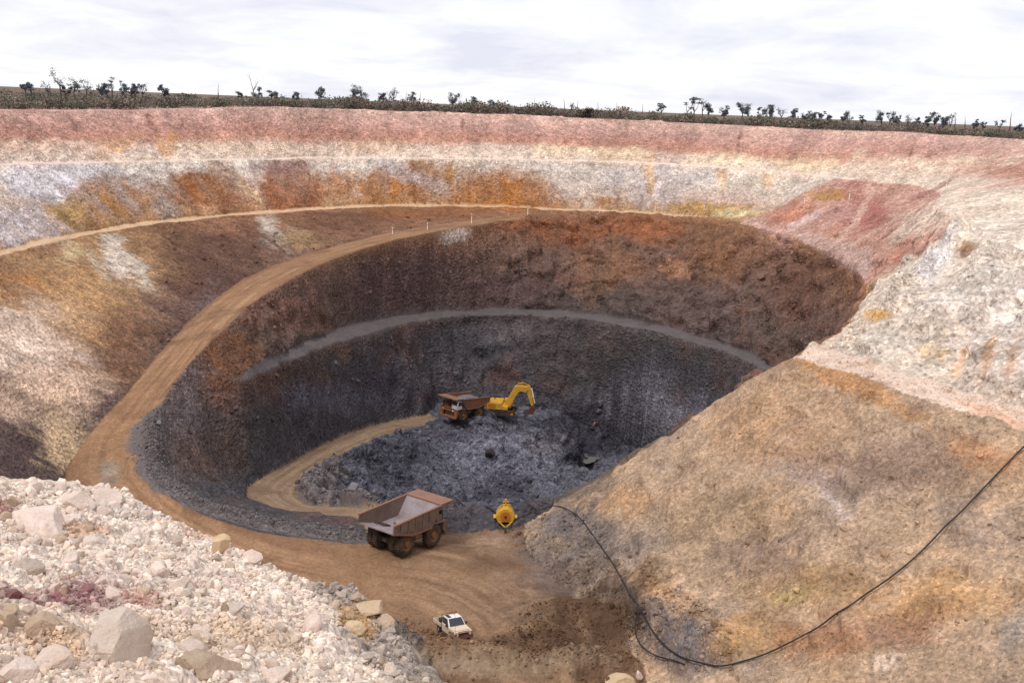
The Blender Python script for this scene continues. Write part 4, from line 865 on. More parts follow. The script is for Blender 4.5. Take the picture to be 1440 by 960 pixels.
def rock_mat(name, col, col2, dirt):
    m_, t, b = new_mat(name)
    g_ = N(t, 'ShaderNodeNewGeometry'); oi = N(t, 'ShaderNodeObjectInfo')
    n1 = noise(t, 2.2, 6, .65, g_.outputs['Position'], .4); n2 = noise(t, 14, 5, .7, g_.outputs['Position'])
    mx = N(t, 'ShaderNodeMix', data_type='RGBA'); mx.inputs[6].default_value = (*(lin(col)*ALB), 1); mx.inputs[7].default_value = (*(lin(col2)*ALB), 1); t.links.new(ramp(t, n1, .38, .62), mx.inputs[0])
    mx2 = N(t, 'ShaderNodeMix', data_type='RGBA'); mx2.inputs[7].default_value = (*(lin(dirt)*ALB), 1); t.links.new(mx.outputs[2], mx2.inputs[6]); t.links.new(ramp(t, n2, .58, .72, 0, .6), mx2.inputs[0])
    f = math_node(t, 'MULTIPLY', ramp(t, oi.outputs['Random'], 0, 1, .82, 1.15), ramp(t, n2, .3, .7, .88, 1.12))
    t.links.new(scale_rgb(t, mx2.outputs[2], f), b.inputs['Base Color']); b.inputs['Roughness'].default_value = .95; b.inputs['Specular IOR Level'].default_value = .2
    bp = N(t, 'ShaderNodeBump'); bp.inputs['Strength'].default_value = .9; bp.inputs['Distance'].default_value = .09
    t.links.new(math_node(t, 'ADD', n1, math_node(t, 'MULTIPLY', n2, .5)), bp.inputs['Height']); t.links.new(bp.outputs[0], b.inputs['Normal'])
    return m_
MATROCK = {'white': rock_mat('pale clay rock', (234, 216, 204), (218, 196, 182), (194, 158, 138)), 'tan': rock_mat('tan clay rock', (204, 182, 160), (190, 164, 140), (168, 134, 106)),
           'mauve': rock_mat('mauve ironstone', (160, 118, 114), (142, 98, 98), (120, 80, 76)), 'grey': rock_mat('grey ore rock', (122, 118, 126), (98, 94, 104), (74, 70, 78)),
           'cream': rock_mat('grey cream boulder', (220, 204, 190), (206, 186, 170), (182, 154, 132)), 'dark': rock_mat('dark ore rock', (58, 50, 54), (74, 60, 62), (44, 38, 42)),
           'ochre': rock_mat('ochre clay rock', (206, 176, 140), (214, 190, 162), (192, 146, 96))}
_big = {}
def boulder(px, py, wpx, hpx, mat, label, seed, name='boulder', sink=.25, sub=4, group=None, rot=0):
    p = hit(px, py + hpx*.28)
    if p is None: return
    dist = np.linalg.norm(p-np.array((0, 0, CZ))); sw = wpx*dist/F/2*1.12; sh = hpx*dist/F/2*1.2
    me = rock_lump(seed, sub, .1); me.materials.append(MATROCK[mat])
    o = bpy.data.objects.new(name, me); COL.objects.link(o)
    n = ground_n(p[0], p[1]); o.location = Vector(p)+Vector((0, 0, 1))*sh*(1-2*sink)
    o.scale = (sw, (sw+sh)/2, sh); o.rotation_euler = (RNG.uniform(-.25, .25), R_(rot), RNG.uniform(-.5, .5))
    return tag(o, label, 'boulder', group)
BOULD = [
 (170, 902, 92, 88, 'cream', 'largest grey cream boulder at the bottom left, with a pointed top', 101, .2, 0),
 (290, 943, 90, 40, 'tan', 'flat tan slab of clay at the bottom edge right of the largest boulder', 102, .2, 8),
 (250, 822, 36, 26, 'white', 'rounded white boulder in the middle of the pale rubble slope', 103, .25, 0),
 (222, 802, 32, 22, 'white', 'white rock leaning against the rounded white boulder mid slope', 104, .25, 20),
 (110, 704, 42, 30, 'white', 'left one of two white blocks on the rubble crest by the road bend', 105, .3, 0),
 (150, 700, 40, 24, 'white', 'right one of two white blocks on the rubble crest by the road bend', 106, .3, 0),
 (35, 796, 44, 26, 'cream', 'grey cream boulder above the mauve patch at the left edge', 107, .3, 0),
 (62, 728, 80, 32, 'white', 'long pale tilted slab near the top left of the rubble', 108, .35, 22),
 (312, 768, 26, 26, 'ochre', 'small pointed ochre rock standing on the rubble crest', 109, .2, 0),
 (20, 945, 50, 42, 'white', 'white boulder in the bottom left corner', 110, .3, 0),
 (72, 928, 48, 28, 'white', 'broad white boulder between the corner boulder and the largest boulder', 111, .3, 0),
 (57, 880, 40, 28, 'tan', 'tan boulder just below the mauve patch', 112, .25, 0),
 (100, 787, 20, 16, 'white', 'small white rock right of the grey cream boulder at the left edge', 113, .2, 0),
 (520, 852, 60, 26, 'ochre', 'broken ochre block at the right hand end of the rubble crest', 114, .4, 0),
 (497, 884, 30, 22, 'ochre', 'orange ochre lump below the broken ochre block on the crest', 115, .35, 0),
 (268, 915, 36, 28, 'white', 'white rock right of the largest boulder', 116, .3, 0),
 (390, 945, 44, 26, 'white', 'low white rock at the bottom edge right of the tan slab', 117, .35, 0),
 (205, 690, 0, 0, 'white', '', 118, .3, 0),
 (10, 870, 30, 30, 'tan', 'tan rock at the left edge beside the mauve patch', 119, .3, 0),
 (330, 856, 30, 18, 'white', 'flat white rock right of the middle of the rubble slope', 120, .3, -15),
]
for b_ in BOULD:
    if b_[2]: boulder(b_[0], b_[1], b_[2], b_[3], b_[4], b_[5], b_[6], sink=b_[7], rot=b_[8], group='big boulders on the near rubble')
boulder(690, 638, 22, 14, 'dark', 'dark block lying alone on the grey rock heap below the excavator', 130, 'dark_block', .2, 3)
boulder(836, 597, 7, 8, 'mauve', 'small reddish rock at the foot of the wall right of the excavator', 131, 'reddish_rock', .15, 2)
boulder(1254, 944, 0, 0, 'white', '', 132) if 0 else None

boulder(898, 950, 11, 12, 'white', 'small round white rock at the bottom edge below the pipe', 133, 'white_rock', .15, 3)
boulder(870, 957, 40, 18, 'ochre', 'pale yellow clay lump at the bottom edge beside the small white rock', 134, 'clay_lump', .35, 3)
TEMPL = [rock_lump(200+k, 2, .12) for k in range(10)]
TSMALL = [rock_lump(240+k, 1, .1) for k in range(8)]
TS_V = [np.array([v.co for v in me.vertices]) for me in TSMALL]; TS_F = [np.array([p.vertices[:] for p in me.polygons]) for me in TSMALL]
TM_V = [np.array([v.co for v in me.vertices]) for me in TEMPL]; TM_F = [np.array([p.vertices[:] for p in me.polygons]) for me in TEMPL]
def col_at(x, y):
    t = math.degrees(math.atan2(x, y)); q = math.hypot(x, y)
    return C[int(np.argmin(np.abs(rr-q))), int(np.argmin(np.abs(th-t)))]
# loose rocks, one by one
def near_mat(c):
    best = min((('white', (214, 198, 186)), ('tan', (196, 160, 126)), ('mauve', (158, 110, 110)), ('cream', (150, 140, 132))), key=lambda k: np.abs(lin(k[1])*ALB-c).sum()); return best[0]
lrm = {}
for k_, me in enumerate(TEMPL):
    for mt in ('white', 'tan', 'mauve', 'cream'):
        q = me.copy(); q.materials.append(MATROCK[mt]); lrm[(k_, mt)] = q
LR = []
tries = 0
while len(LR) < 285 and tries < 6000:
    tries += 1
    px = RNG.uniform(-10, 600); py = RNG.uniform(685, 965)
    p = hit(px, py)
    if p is None or p[1] > 42 or not inside(poly_rub, np.array([p[0]]), np.array([p[1]]))[0]: continue
    spx = 5.2*math.exp(abs(RNG.normal(0, .5))); 
    if any((px-a)**2+(py-b)**2 < (c+spx)**2*.5 for a, b, c in LR): continue
    LR.append((px, py, spx))
    dist = np.linalg.norm(p); s = min(spx*dist/F, .26)
    mt = near_mat(col_at(p[0], p[1]));
    if mt == 'white' and RNG.random() < .3: mt = 'cream'
    o = bpy.data.objects.new('loose_rock', lrm[(int(RNG.integers(10)), mt)]); COL.objects.link(o)
    o.location = Vector(p)+Vector((0, 0, s*.3)); o.scale = (s*RNG.uniform(.85, 1.35), s*RNG.uniform(.8, 1.2), s*RNG.uniform(.6, 1.0)); o.rotation_euler = tuple(RNG.uniform(-3, 3, 3))
    cn_ = {'white': 'white', 'cream': 'greyish cream', 'tan': 'tan', 'mauve': 'mauve red'}[mt]
    wy = 'at the bottom edge' if py > 880 else 'midway up the rubble' if py > 780 else 'high on the rubble'; wx = 'far left' if px < 160 else 'left of centre' if px < 330 else 'towards the ochre blocks'
    sz_ = 'tiny' if spx < 6.2 else 'small' if spx < 8.5 else 'middling'
    tag(o, f'{sz_} {cn_} loose rock {wy}, {wx}', 'rock', 'loose rocks on the near rubble')
def mat_attr(name, rough=.95, sc=6):
    m_, t, b = new_mat(name); at = N(t, 'ShaderNodeAttribute', attribute_name='Col'); g_ = N(t, 'ShaderNodeNewGeometry')
    n1 = noise(t, sc, 4, .6, g_.outputs['Position']); t.links.new(scale_rgb(t, at.outputs['Color'], ramp(t, n1, .3, .7, .8, 1.2)), b.inputs['Base Color']); b.inputs['Roughness'].default_value = rough; b.inputs['Specular IOR Level'].default_value = .2
    return m_
MSTONE = mat_attr('loose stones')
def soup(name, vs, fs, cs, mat, label, cat, parent=None):
    me = bpy.data.meshes.new(name); v = np.concatenate(vs); off_ = np.cumsum([0]+[len(a) for a in vs[:-1]])
    f = np.concatenate([a+o for a, o in zip(fs, off_)]); k = f.shape[1]
    me.vertices.add(len(v)); me.vertices.foreach_set('co', v.astype(np.float32).ravel()); me.loops.add(f.size); me.loops.foreach_set('vertex_index', f.astype(np.int32).ravel())
    me.polygons.add(len(f)); me.polygons.foreach_set('loop_start', np.arange(0, f.size, k, dtype=np.int32)); me.update(calc_edges=True); me.shade_flat()
    c = np.concatenate([np.broadcast_to(np.asarray(q), (len(a), 3)) for a, q in zip(vs, cs)]); ca = me.color_attributes.new('Col', 'FLOAT_COLOR', 'POINT')
    ca.data.foreach_set('color', np.concatenate([c, np.ones((len(c), 1))], 1).astype(np.float32).ravel()); me.materials.append(mat)
    o = bpy.data.objects.new(name, me); COL.objects.link(o); o.parent = parent
    if parent is None: tag(o, label, cat, None, 'stuff')
    return o
def rotm(n):
    a = RNG.uniform(-math.pi, math.pi, (n, 3)); out_ = []
    for x, y, z in a:
        cx_, sx_, cy2, sy2, cz_, sz_ = math.cos(x), math.sin(x), math.cos(y), math.sin(y), math.cos(z), math.sin(z)
        out_.append(np.array([[cz_*cy2, cz_*sy2*sx_-sz_*cx_, cz_*sy2*cx_+sz_*sx_], [sz_*cy2, sz_*sy2*sx_+cz_*cx_, sz_*sy2*cx_-cz_*sx_], [-sy2, cy2*sx_, cy2*cx_]]))
    return out_
def stones(name, label, pts, sizes, tint=None, bright=(.8, 1.3)):
    vs, fs, cs = [], [], []
    for p, s, R in zip(pts, sizes, rotm(len(pts))):
        k = int(RNG.integers(8)); v = (TS_V[k]*np.array([1, RNG.uniform(.7, 1), RNG.uniform(.55, .9)])*s) @ R.T + np.asarray(p) + np.array([0, 0, s*.25])
        vs.append(v); fs.append(TS_F[k]); c = col_at(p[0], p[1]) if tint is None else lin(tint)*ALB; cs.append(np.clip(c*RNG.uniform(*bright), 0, .85))
    return soup(name, vs, fs, cs, MSTONE, label, 'stones')
def sample_px(n, x0, x1, y0, y1, zones, accept=None):
    o = []; t = 0
    while len(o) < n and t < n*8:
        t += 1; px, py = RNG.uniform(x0, x1), RNG.uniform(y0, y1)
        if accept and not accept(px, py): continue
        p = hit(px, py)
        if p is None: continue
        i = int(np.argmin(np.abs(rr-np.hypot(p[0], p[1])))); j = int(np.argmin(np.abs(th-math.degrees(math.atan2(p[0], p[1])))))
        if ZN[i, j] in zones: o.append(p)
    return o
def sizes_px(pts, a, sg, cap): return [min(a*math.exp(abs(RNG.normal(0, sg)))*np.linalg.norm(p)/F, cap) for p in pts]
p_ = sample_px(4500, -20, 620, 680, 970, (6,)); stones('broken_clay', 'pale broken clay lumps packed over the near rubble slope', p_, sizes_px(p_, 3.0, .5, .24), None, (.82, 1.2))
p_ = sample_px(9000, -20, 620, 680, 970, (6,)); stones('loose_gravel', 'pale gravel and small stones strewn over the near rubble slope', p_, sizes_px(p_, 1.5, .55, .14))
p_ = sample_px(1500, 420, 900, 585, 705, (5,)); stones('blasted_rock', 'grey blasted rock covering the heap on the pit floor', p_, sizes_px(p_, 1.2, .55, .9), None, (.75, 1.5))
def along(line, n, spread):
    L = spline(line, .5); o = []
    for k in range(n):
        q = L[int(RNG.integers(len(L)))]; x = q[0]+RNG.normal(0, spread); y = q[1]+RNG.normal(0, spread); o.append((x, y, ground_z(x, y)))
    return o
p_ = along(BUND, 3200, 1.0)
stones('windrow_rocks', 'grey broken rock piled as a windrow along the inside of the haul road', p_, [.07*math.exp(abs(RNG.normal(0, .55))) for _ in p_], (108, 101, 103), (.6, 1.4))
p_ = along([P(475, 650, 58.7), P(440, 682, 55.8), P(436, 696, 54.8), P(448, 703, 53.9), P(505, 709, 52.2), P(560, 712, 51.2)], 600, .8)
stones('lower_windrow_rocks', 'grey rock edging the inner side of the lower haul road', p_, [.11*math.exp(abs(RNG.normal(0, .7))) for _ in p_], (118, 112, 116), (.6, 1.4))
p_ = along([P(612, 932, 49.6), P(690, 925, 49.4), P(760, 915, 49.2), P(815, 940, 49), P(880, 955, 49)], 1100, 1.3) + along([P(590, 890, 49), P(570, 870, 47), P(580, 930, 49)], 500, 1.6)
stones('bench_edge_stones', 'grey and tan stones on the low mound in front of the parked white pickup', p_, [.07*math.exp(abs(RNG.normal(0, .7))) for _ in p_], None, (.7, 1.5))
p_ = sample_px(1400, 740, 1440, 520, 958, (7,)); stones('buttress_scree', 'small loose stones on the ochre face of the right hand buttress', p_, [.06*math.exp(abs(RNG.normal(0, .7))) for _ in p_], None, (.7, 1.45))
p_ = sample_px(900, 720, 1030, 720, 945, (7, 4), lambda a, b: abs(b-(720+.75*(a-740))) < 60); stones('toe_rubble', 'grey and pink rubble along the foot of the right hand buttress', p_, [.12*math.exp(abs(RNG.normal(0, .6))) for _ in p_], None, (.65, 1.5))
p_ = sample_px(1300, 1100, 1440, 470, 600, (11,)); stones('berm_rubble', 'white rubble lying on the berm above the right hand buttress', p_, [.05*math.exp(abs(RNG.normal(0, .6))) for _ in p_], None, (.8, 1.15))
p_ = sample_px(2200, 220, 1200, 300, 620, (1,)); stones('wall_scree', 'broken rock lodged on the dark lower walls of the pit', p_, [.16*math.exp(abs(RNG.normal(0, .6))) for _ in p_], None, (.75, 1.7))
p_ = sample_px(900, 730, 900, 845, 925, (4, 7)); stones('mud_clods', 'dark brown clods on the mud pile behind the pickup', p_, [.055*math.exp(abs(RNG.normal(0, .6))) for _ in p_], (100, 76, 58), (.7, 1.2))
# sump water
wp = hit(829, 644)
if wp is not None:
    wz_ = float(wp[2])+.25; m_, t, b = new_mat('sump water'); b.inputs['Base Color'].default_value = (*lin((110, 110, 104)), 1); b.inputs['Roughness'].default_value = .2
    g_ = N(t, 'ShaderNodeNewGeometry'); bp = N(t, 'ShaderNodeBump'); bp.inputs['Strength'].default_value = .1; t.links.new(noise(t, 2., 3, .5, g_.outputs['Position']), bp.inputs['Height']); t.links.new(bp.outputs[0], b.inputs['Normal'])
    pts = []
    for k in range(40):
        a = 2*math.pi*k/40; r_ = 1+.25*math.sin(3*a+1)+.12*math.sin(5*a); pts.append((wp[0]+1.9*r_*math.cos(a), wp[1]+3.6*r_*math.sin(a), wz_))
    o = MB().add(pts, [tuple(range(40))]).build('sump_water', m_); o['kind'] = 'structure'

# ------------------------------------------------------------------ vehicles where they stand
pt = hit(570, 780)
def head(az): return (math.sin(R_(az)), math.cos(R_(az)), 0)
haul_truck('rusty brown dump truck seen from behind, empty tray, on the nearer haul road', seat(pt + np.array((-.5, 2.2, .05)), head(36)), PM['rust'], PM['tray'], PM['rust'])
pt = hit(652, 589)
if pt is not None: haul_truck('orange dump truck facing left with pale cab, beside the excavator deep in the pit', seat(pt+np.array((0, 1.0, .1)), head(222), Vector((0, 0, 1))), PM['rust2'], PM['tray'], PM['white'], True)
pt = hit(704, 588)
px_, py_ = PD(705, 588, 207)[:2]; gz_ = max(ground_z(px_+a, py_+b) for a in (-2, 0, 2) for b in (-1.5, 0, 1.5))
exc = excavator('yellow excavator with raised boom beside the far dump truck on the pit floor', seat((px_, py_, gz_), head(97), Vector((0, 0, 1)))); exc.scale = (1.0, 1.35, .9)
a_ = hit(617, 884); b_ = hit(659, 920); d_ = b_-a_
ute('small white pickup truck with dusty bonnet parked near the bottom of the picture', seat(np.array(((a_+b_)[0]/2, (a_+b_)[1]/2+.6, max(ground_z((a_+b_)[0]/2+q, (a_+b_)[1]/2+.6+w_) for q in (-1, 0, 1) for w_ in (-1.2, 0, 1.2))-.02)), (d_[0], d_[1], 0)))
pt = hit(710, 742); pump_trailer('yellow pump trailer standing end on between the dump truck and the black pipe', seat(pt+np.array((0, .8, .05)), head(178), Vector((0, 0, 1))))
# pipe down the buttress to the pump
def laid(pxs, lift, step=7):
    L = spline([(a, b, 0) for a, b in pxs], step); o = []
    for a, b, _ in L:
        p = hit(a, b)
        if p is not None: o.append(p)
    o = np.array(o)
    for _ in range(6): o[1:-1] = (o[:-2]+o[1:-1]*2+o[2:])/4
    g = []
    for p in o: g.append(max([ground_z(p[0]+a, p[1]+b) for a in (-.25, 0, .25) for b in (-.3, 0, .3)]))
    g = np.array(g); g = np.maximum(g, np.maximum(np.r_[g[1:], g[-1]], np.r_[g[0], g[:-1]])*.5+g*.5)
    for _ in range(3): g[1:-1] = np.maximum(g[1:-1], (g[:-2]+g[2:])/2)
    o[:, 2] = g + lift
    for _ in range(2): o[1:-1] = (o[:-2]+o[1:-1]*2+o[2:])/4
    return o
tag(MB().tube(laid([(722, 735), (760, 722), (790, 716), (815, 732), (842, 770), (862, 795), (875, 824), (895, 868), (925, 905), (962, 936), (1010, 944), (1100, 914), (1150, 888), (1192, 858), (1260, 813), (1300, 776), (1345, 732), (1445, 628), (1520, 560)], .05), .07, 8).build('pipe', PM['poly'], None, True),
    'long black polythene pipe sagging down the right hand buttress', 'pipe')
tag(MB().tube(laid([(898, 872), (888, 892), (897, 915), (925, 932), (962, 938)], .06), .07, 6).build('hose', PM['poly'], None, True), 'thin black hose looping beside the pipe at the foot of the buttress', 'hose')
tag(MB().tube(laid([(640, 704), (665, 712), (690, 721), (704, 730)], .1), .13, 6).build('suction_hose', PM['poly'], None, True), 'short black hose between the dump truck and the yellow pump trailer', 'hose')
# marker posts along the berms
def post(px, py, h, label):
    p = hit(px, py)
    if p is None: return
    dist = np.linalg.norm(p); H_ = max(h*dist/F, .8)
    o = MB().prism([(-.09, -.09, -.3), (.09, -.09, -.3), (.09, .09, -.3), (-.09, .09, -.3)], (0, 0, H_+.3)).build('post', PM['post'])
    t = thing('marker_post', label, 'post', Matrix.Translation(Vector(p)), 'white marker posts'); o.parent = t
    MB().box(-.1, .1, -.1, .1, H_-.5, H_-.3).build('reflector', PM['redbrown'], t)
POSTS = [(552, 329, 9, 'white marker post on the upper haul road, furthest left'), (601, 323, 10, 'white marker post on the upper haul road above the pale spill, left one'), (663, 314, 13, 'white marker post at the right of the pale spill on the haul road'),
         (742, 302, 13, 'white marker post where the haul road meets the middle berm'), (843, 298, 11, 'white marker post below the grey white wall right of the road end'), (921, 298, 12, 'white marker post at the orange streak on the far wall'),
         (990, 296, 11, 'white marker post on the yellow clay at the far right berm'), (1073, 288, 11, 'white marker post left of the olive stain'), (1131, 287, 12, 'white marker post at the left end of the olive stain'), (1194, 281, 12, 'white marker post at the right end of the olive stain'), (1330, 266, 10, 'white marker post on the upper berm at far right')]
for a in POSTS: post(*a)

# ------------------------------------------------------------------ bush beyond the pit
MLEAF = mat_attr('eucalypt and saltbush leaves', .7, 3); MBARK = mat_attr('grey bark', .9, 8)
def leaf_quads(ctr, rad, n, size):
    c = RNG.normal(0, 1, (n, 3)); c /= np.linalg.norm(c, axis=1, keepdims=True)+1e-9; c = c*(RNG.random((n, 1))**.45)*np.asarray(rad)+np.asarray(ctr)
    a = RNG.normal(0, 1, (n, 3)); a /= np.linalg.norm(a, axis=1, keepdims=True); b = np.cross(a, RNG.normal(0, 1, (n, 3))); b /= np.linalg.norm(b, axis=1, keepdims=True)+1e-9
    s = size*RNG.uniform(.6, 1.3, (n, 1)); v = np.stack([c-a*s*.9, c-b*s*.45, c+a*s*.9, c+b*s*.45], 1).reshape(-1, 3)
    return v, np.arange(4*n).reshape(n, 4)
def tree(px, ytop, D, kind, label, k):
    g = PD(px, 150, D); x, y = g[0], g[1]; gz = ground_z(x, y); top = PD(px, ytop, D)[2]; h = max(top-gz, 2.5)
    t = thing('tree', label, 'tree', Matrix.Translation((x, y, gz-.1)), 'trees along the skyline')
    rg = random.Random(k*31+5); tr = MB(); ends = []
    lean = rg.uniform(-.12, .12)
    fork = h*rg.uniform(.35, .58)
    tr.cyl((0, 0, 0), (lean*fork, 0, fork), .15+.012*h, 7, .1+.008*h)
    nb = rg.randint(3, 5) if kind != 'pole' else 1
    for b in range(nb):
        a = rg.uniform(0, 6.28); sp = h*rg.uniform(.06, .26)*(1 if kind != 'pole' else .15); zt = h*rg.uniform(.62, .97) if b else h*.95
        m1 = Vector((lean*fork+math.cos(a)*sp*.6, math.sin(a)*sp*.6, (fork+zt)/2*rg.uniform(.85, 1.05))); e = Vector((lean*h+math.cos(a+rg.uniform(-.5, .5))*sp, math.sin(a)*sp, zt))
        tr.cyl((lean*fork, 0, fork), m1, .1+.005*h, 6, .08, False); tr.cyl(m1, e, .08, 5, .03, False); ends.append((e, 1.0)); ends.append((m1*.35+e*.65, .9))
        if kind == 'round': ends.append((m1+Vector((rg.uniform(-.6, .6), rg.uniform(-.6, .6), rg.uniform(-.4, .3))), .75))
        if kind == 'dead':
            for q in range(3): tr.cyl(m1.lerp(e, .3*q+.1), m1.lerp(e, .3*q+.1)+Vector((rg.uniform(-1, 1), rg.uniform(-1, 1), rg.uniform(.4, 1.4)))*h*.13, .04, 4, .015, False)
    o = tr.build('trunk', MBARK, t, True); ca = o.data.color_attributes.new('Col', 'FLOAT_COLOR', 'POINT'); cc = lin((96, 84, 80) if kind != 'dead' else (140, 130, 126))
    ca.data.foreach_set('color', np.tile(np.r_[cc, 1], len(o.data.vertices)).astype(np.float32))
    if kind in ('dead', 'pole'): return
    vs, fs, cs = [], [], []
    base = lin(rg.choice([(90, 98, 100), (98, 104, 112), (86, 90, 98), (104, 108, 108)]))
    for e, k_ in ends:
        r_ = h*rg.uniform(.06, .15)*k_
        fl = .45 if kind == 'flat' else rg.uniform(.7, 1.1)
        for q in range(rg.randint(1, 3)):
            cpos = e+Vector((rg.uniform(-1, 1), rg.uniform(-1, 1), rg.uniform(-.7, .5)))*r_*.9
            v, f = leaf_quads(cpos, (r_*1.1, r_*1.1, r_*fl), 46 if kind != 'sparse' else 14, .2); vs.append(v); fs.append(f); cs.append(base*rg.uniform(.7, 1.35))
    soup('crown', vs, fs, cs, MLEAF, None, None, t)
TR = [(37, 115, 'flat', 'first tree from the left edge of the skyline'), (46, 116, 'flat', 'second tree from the left edge, close beside the first'), (70, 117, 'sparse', 'thin low tree left of the tall sparse leaning tree'), (87, 96, 'sparse', 'tall sparse tree with leaf tufts at its top, far left'), (93, 119, 'flat', 'low tree at the foot of the tall sparse tree'), (106, 110, 'round', 'tree right of the tall sparse tree'),
      (122, 110, 'sparse', 'pale open tree between two darker trees at left'), (143, 117, 'round', 'dark bushy tree at the left end of the left clump'), (152, 117, 'round', 'dark tree second in the left clump'), (160, 110, 'flat', 'flat topped tree standing above the left clump'), (174, 113, 'round', 'dark rounded tree in the middle of the left clump'), (185, 117, 'round', 'dark tree right of the middle of the left clump'), (191, 117, 'round', 'tree close by the right end of the left clump'),
      (200, 115, 'sparse', 'open tree at the right end of the left clump'), (232, 119, 'round', 'lone small tree right of the left clump'), (341, 130, 'round', 'tiny tree left of the tall dead tree'), (356, 103, 'dead', 'tall bare dead tree with spreading twigs'), (364, 122, 'round', 'small tree right at the foot of the tall dead tree'), (382, 126, 'flat', 'small crooked tree second right of the dead tree'), (390, 129, 'round', 'small tree third right of the dead tree'), (415, 130, 'round', 'tiny tree between the dead tree and the dark spreading tree'),
      (449, 123, 'round', 'dark spreading tree left of the pair of dark trees'), (497, 125, 'round', 'left one of the pair of dark trees'), (510, 120, 'round', 'right one of the pair of dark trees, the taller'), (538, 131, 'round', 'narrow small tree right of the pair of dark trees'), (554, 126, 'sparse', 'pale round topped tree on a thin stem'), (581, 128, 'round', 'dark heavy tree reaching down to the pit rim'), (636, 131, 'round', 'leaning dark tree left of the picture middle'), (667, 136, 'flat', 'small flat tree near the picture middle'), (692, 141, 'round', 'low tree just left of the picture middle'),
      (802, 145, 'sparse', 'thin tree left of the dark box shaped bush'), (932, 145, 'flat', 'small lone tree left of the umbrella tree'), (967, 136, 'flat', 'umbrella shaped tree on tall stems, right of the middle'), (977, 137, 'flat', 'second umbrella shaped crown beside the first'), (990, 138, 'sparse', 'slender open tree right of the umbrella tree'), (997, 145, 'round', 'short tree close right of the slender open tree'), (1019, 149, 'round', 'small narrow tree standing alone right of the umbrella trees'),
      (1045, 143, 'round', 'left one of two upright trees right of the narrow tree'), (1054, 145, 'round', 'right one of two upright trees right of the narrow tree'), (1068, 149, 'round', 'low tree left of the leafy clump'), (1084, 146, 'round', 'largest crown of the leafy clump right of the middle'), (1101, 152, 'sparse', 'open low tree right of the leafy clump'), (1120, 152, 'round', 'forked tree left of three little trees'), (1130, 157, 'round', 'first of three little trees in a row'), (1140, 160, 'round', 'second of three little trees in a row'), (1146, 157, 'round', 'third of three little trees in a row'),
      (1155, 156, 'flat', 'small flat tree right of three little trees'), (1169, 161, 'round', 'low round tree left of the upright dark tree'), (1187, 155, 'round', 'upright dark tree at right'), (1197, 158, 'sparse', 'thin tree right of the upright dark tree'), (1216, 162, 'flat', 'small leaning flat tree at right'), (1243, 154, 'round', 'tall dark tree with broad crown at right'), (1253, 158, 'round', 'tree leaning on the tall dark tree at right'), (1264, 162, 'round', 'dark round tree right of the tall dark tree'),
      (1281, 161, 'sparse', 'open tree left of the far right clump'), (1288, 165, 'round', 'low tree at the left end of the far right clump'), (1306, 164, 'round', 'dark tree inside the far right clump'), (1318, 158, 'round', 'highest tree of the far right clump'), (1330, 163, 'round', 'tree at the right end of the far right clump'), (1340, 160, 'sparse', 'thin pale tree after the far right clump'), (1372, 167, 'flat', 'small crooked tree near the right edge'), (1385, 171, 'flat', 'low flat tree near the right edge'), (1410, 168, 'sparse', 'thin tree left of the bare pole'),
      (1424, 154, 'pole', 'bare pole like dead trunk near the right edge'), (1435, 175, 'round', 'last small tree at the right edge')]
def rimD(px): return np.interp(px, [-60, 0, 120, 240, 360, 540, 720, 900, 1080, 1260, 1440, 1500], [197, 206, 228, 248, 264, 283, 292, 296, 288, 264, 232, 225])
for k, (px, yt, kd, lb) in enumerate(TR): tree(px, yt, float(rimD(px))+28+random.Random(k).uniform(0, 40), kd, lb, k)
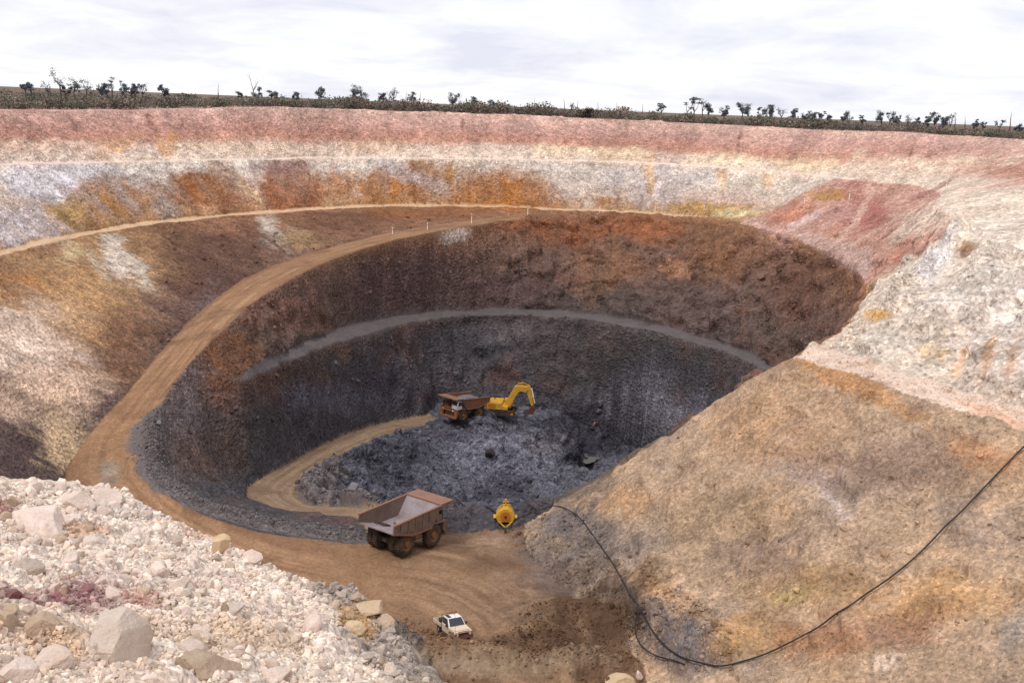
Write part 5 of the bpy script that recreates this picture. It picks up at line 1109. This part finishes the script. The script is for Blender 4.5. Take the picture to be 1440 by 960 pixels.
for k, px in enumerate([72, 306, 425, 570, 590, 648, 656, 752, 795, 812, 842, 868, 905, 1345, 1362]):
    tree(px, float(np.interp(px, [0, 720, 1440], [104, 134, 166]))+random.Random(k).uniform(-3, 8), float(rimD(px))+60, 'pole', 'thin bare dead stem standing up from the scrub on the skyline', 200+k)
# scrub: one mass of low bushes
vs, fs, cs = [], [], []
pal = [lin(c) for c in ((112, 112, 96), (120, 114, 98), (98, 94, 88), (142, 126, 114), (156, 136, 126), (112, 116, 102))]
for k in range(4800):
    px = RNG.uniform(-120, 1560); D = float(rimD(px))*1.0 + 5 + 260*RNG.random()**2.6
    g = PD(px, 150, D); gz = ground_z(g[0], g[1])
    hmax = np.interp(px, [0, 360, 720, 1080, 1440], [2.3, 3.1, 3.6, 2.9, 2.1]); h = hmax*RNG.uniform(.4, 1.05)*(1+.3*float(vnoise(np.array([px/22]), np.array([3.1]), 0., 5)[0]))
    v, f = leaf_quads((g[0], g[1], gz+h*.48), (h*RNG.uniform(.5, .9), h*RNG.uniform(.5, .9), h*.52), 36, .16*h/2+.13); vs.append(v); fs.append(f); cs.append(pal[int(RNG.integers(6))]*RNG.uniform(.6, 1.25)*.9)
soup('scrub', vs, fs, cs, MLEAF, 'low dark olive scrub covering the plain beyond the pit rim', 'scrub')
px = 822; D = 300.; g = PD(px, 150, D); gz = ground_z(g[0], g[1]); t = thing('bush', 'dark box shaped bush standing alone on the far rim', 'bush', Matrix.Translation((g[0], g[1], gz)))
vs, fs, cs = [], [], []
for k in range(26): v, f = leaf_quads((RNG.uniform(-2.1, 2.1), RNG.uniform(-1.2, 1.2), RNG.uniform(.4, 2.7)), (.8, .8, .6), 40, .24); vs.append(v); fs.append(f); cs.append(lin((52, 46, 46))*RNG.uniform(.7, 1.1))
soup('crown', vs, fs, cs, MLEAF, None, None, t)
st_ = MB()
for k in range(5): st_.cyl((-1.6+.8*k, .2*(k % 2), -.1), (-1.7+.85*k, .2, 1.6), .07, 6, .04)
o = st_.build('stem', MBARK, t); ca = o.data.color_attributes.new('Col', 'FLOAT_COLOR', 'POINT'); ca.data.foreach_set('color', np.tile(np.r_[lin((70, 60, 56)), 1], len(o.data.vertices)).astype(np.float32))
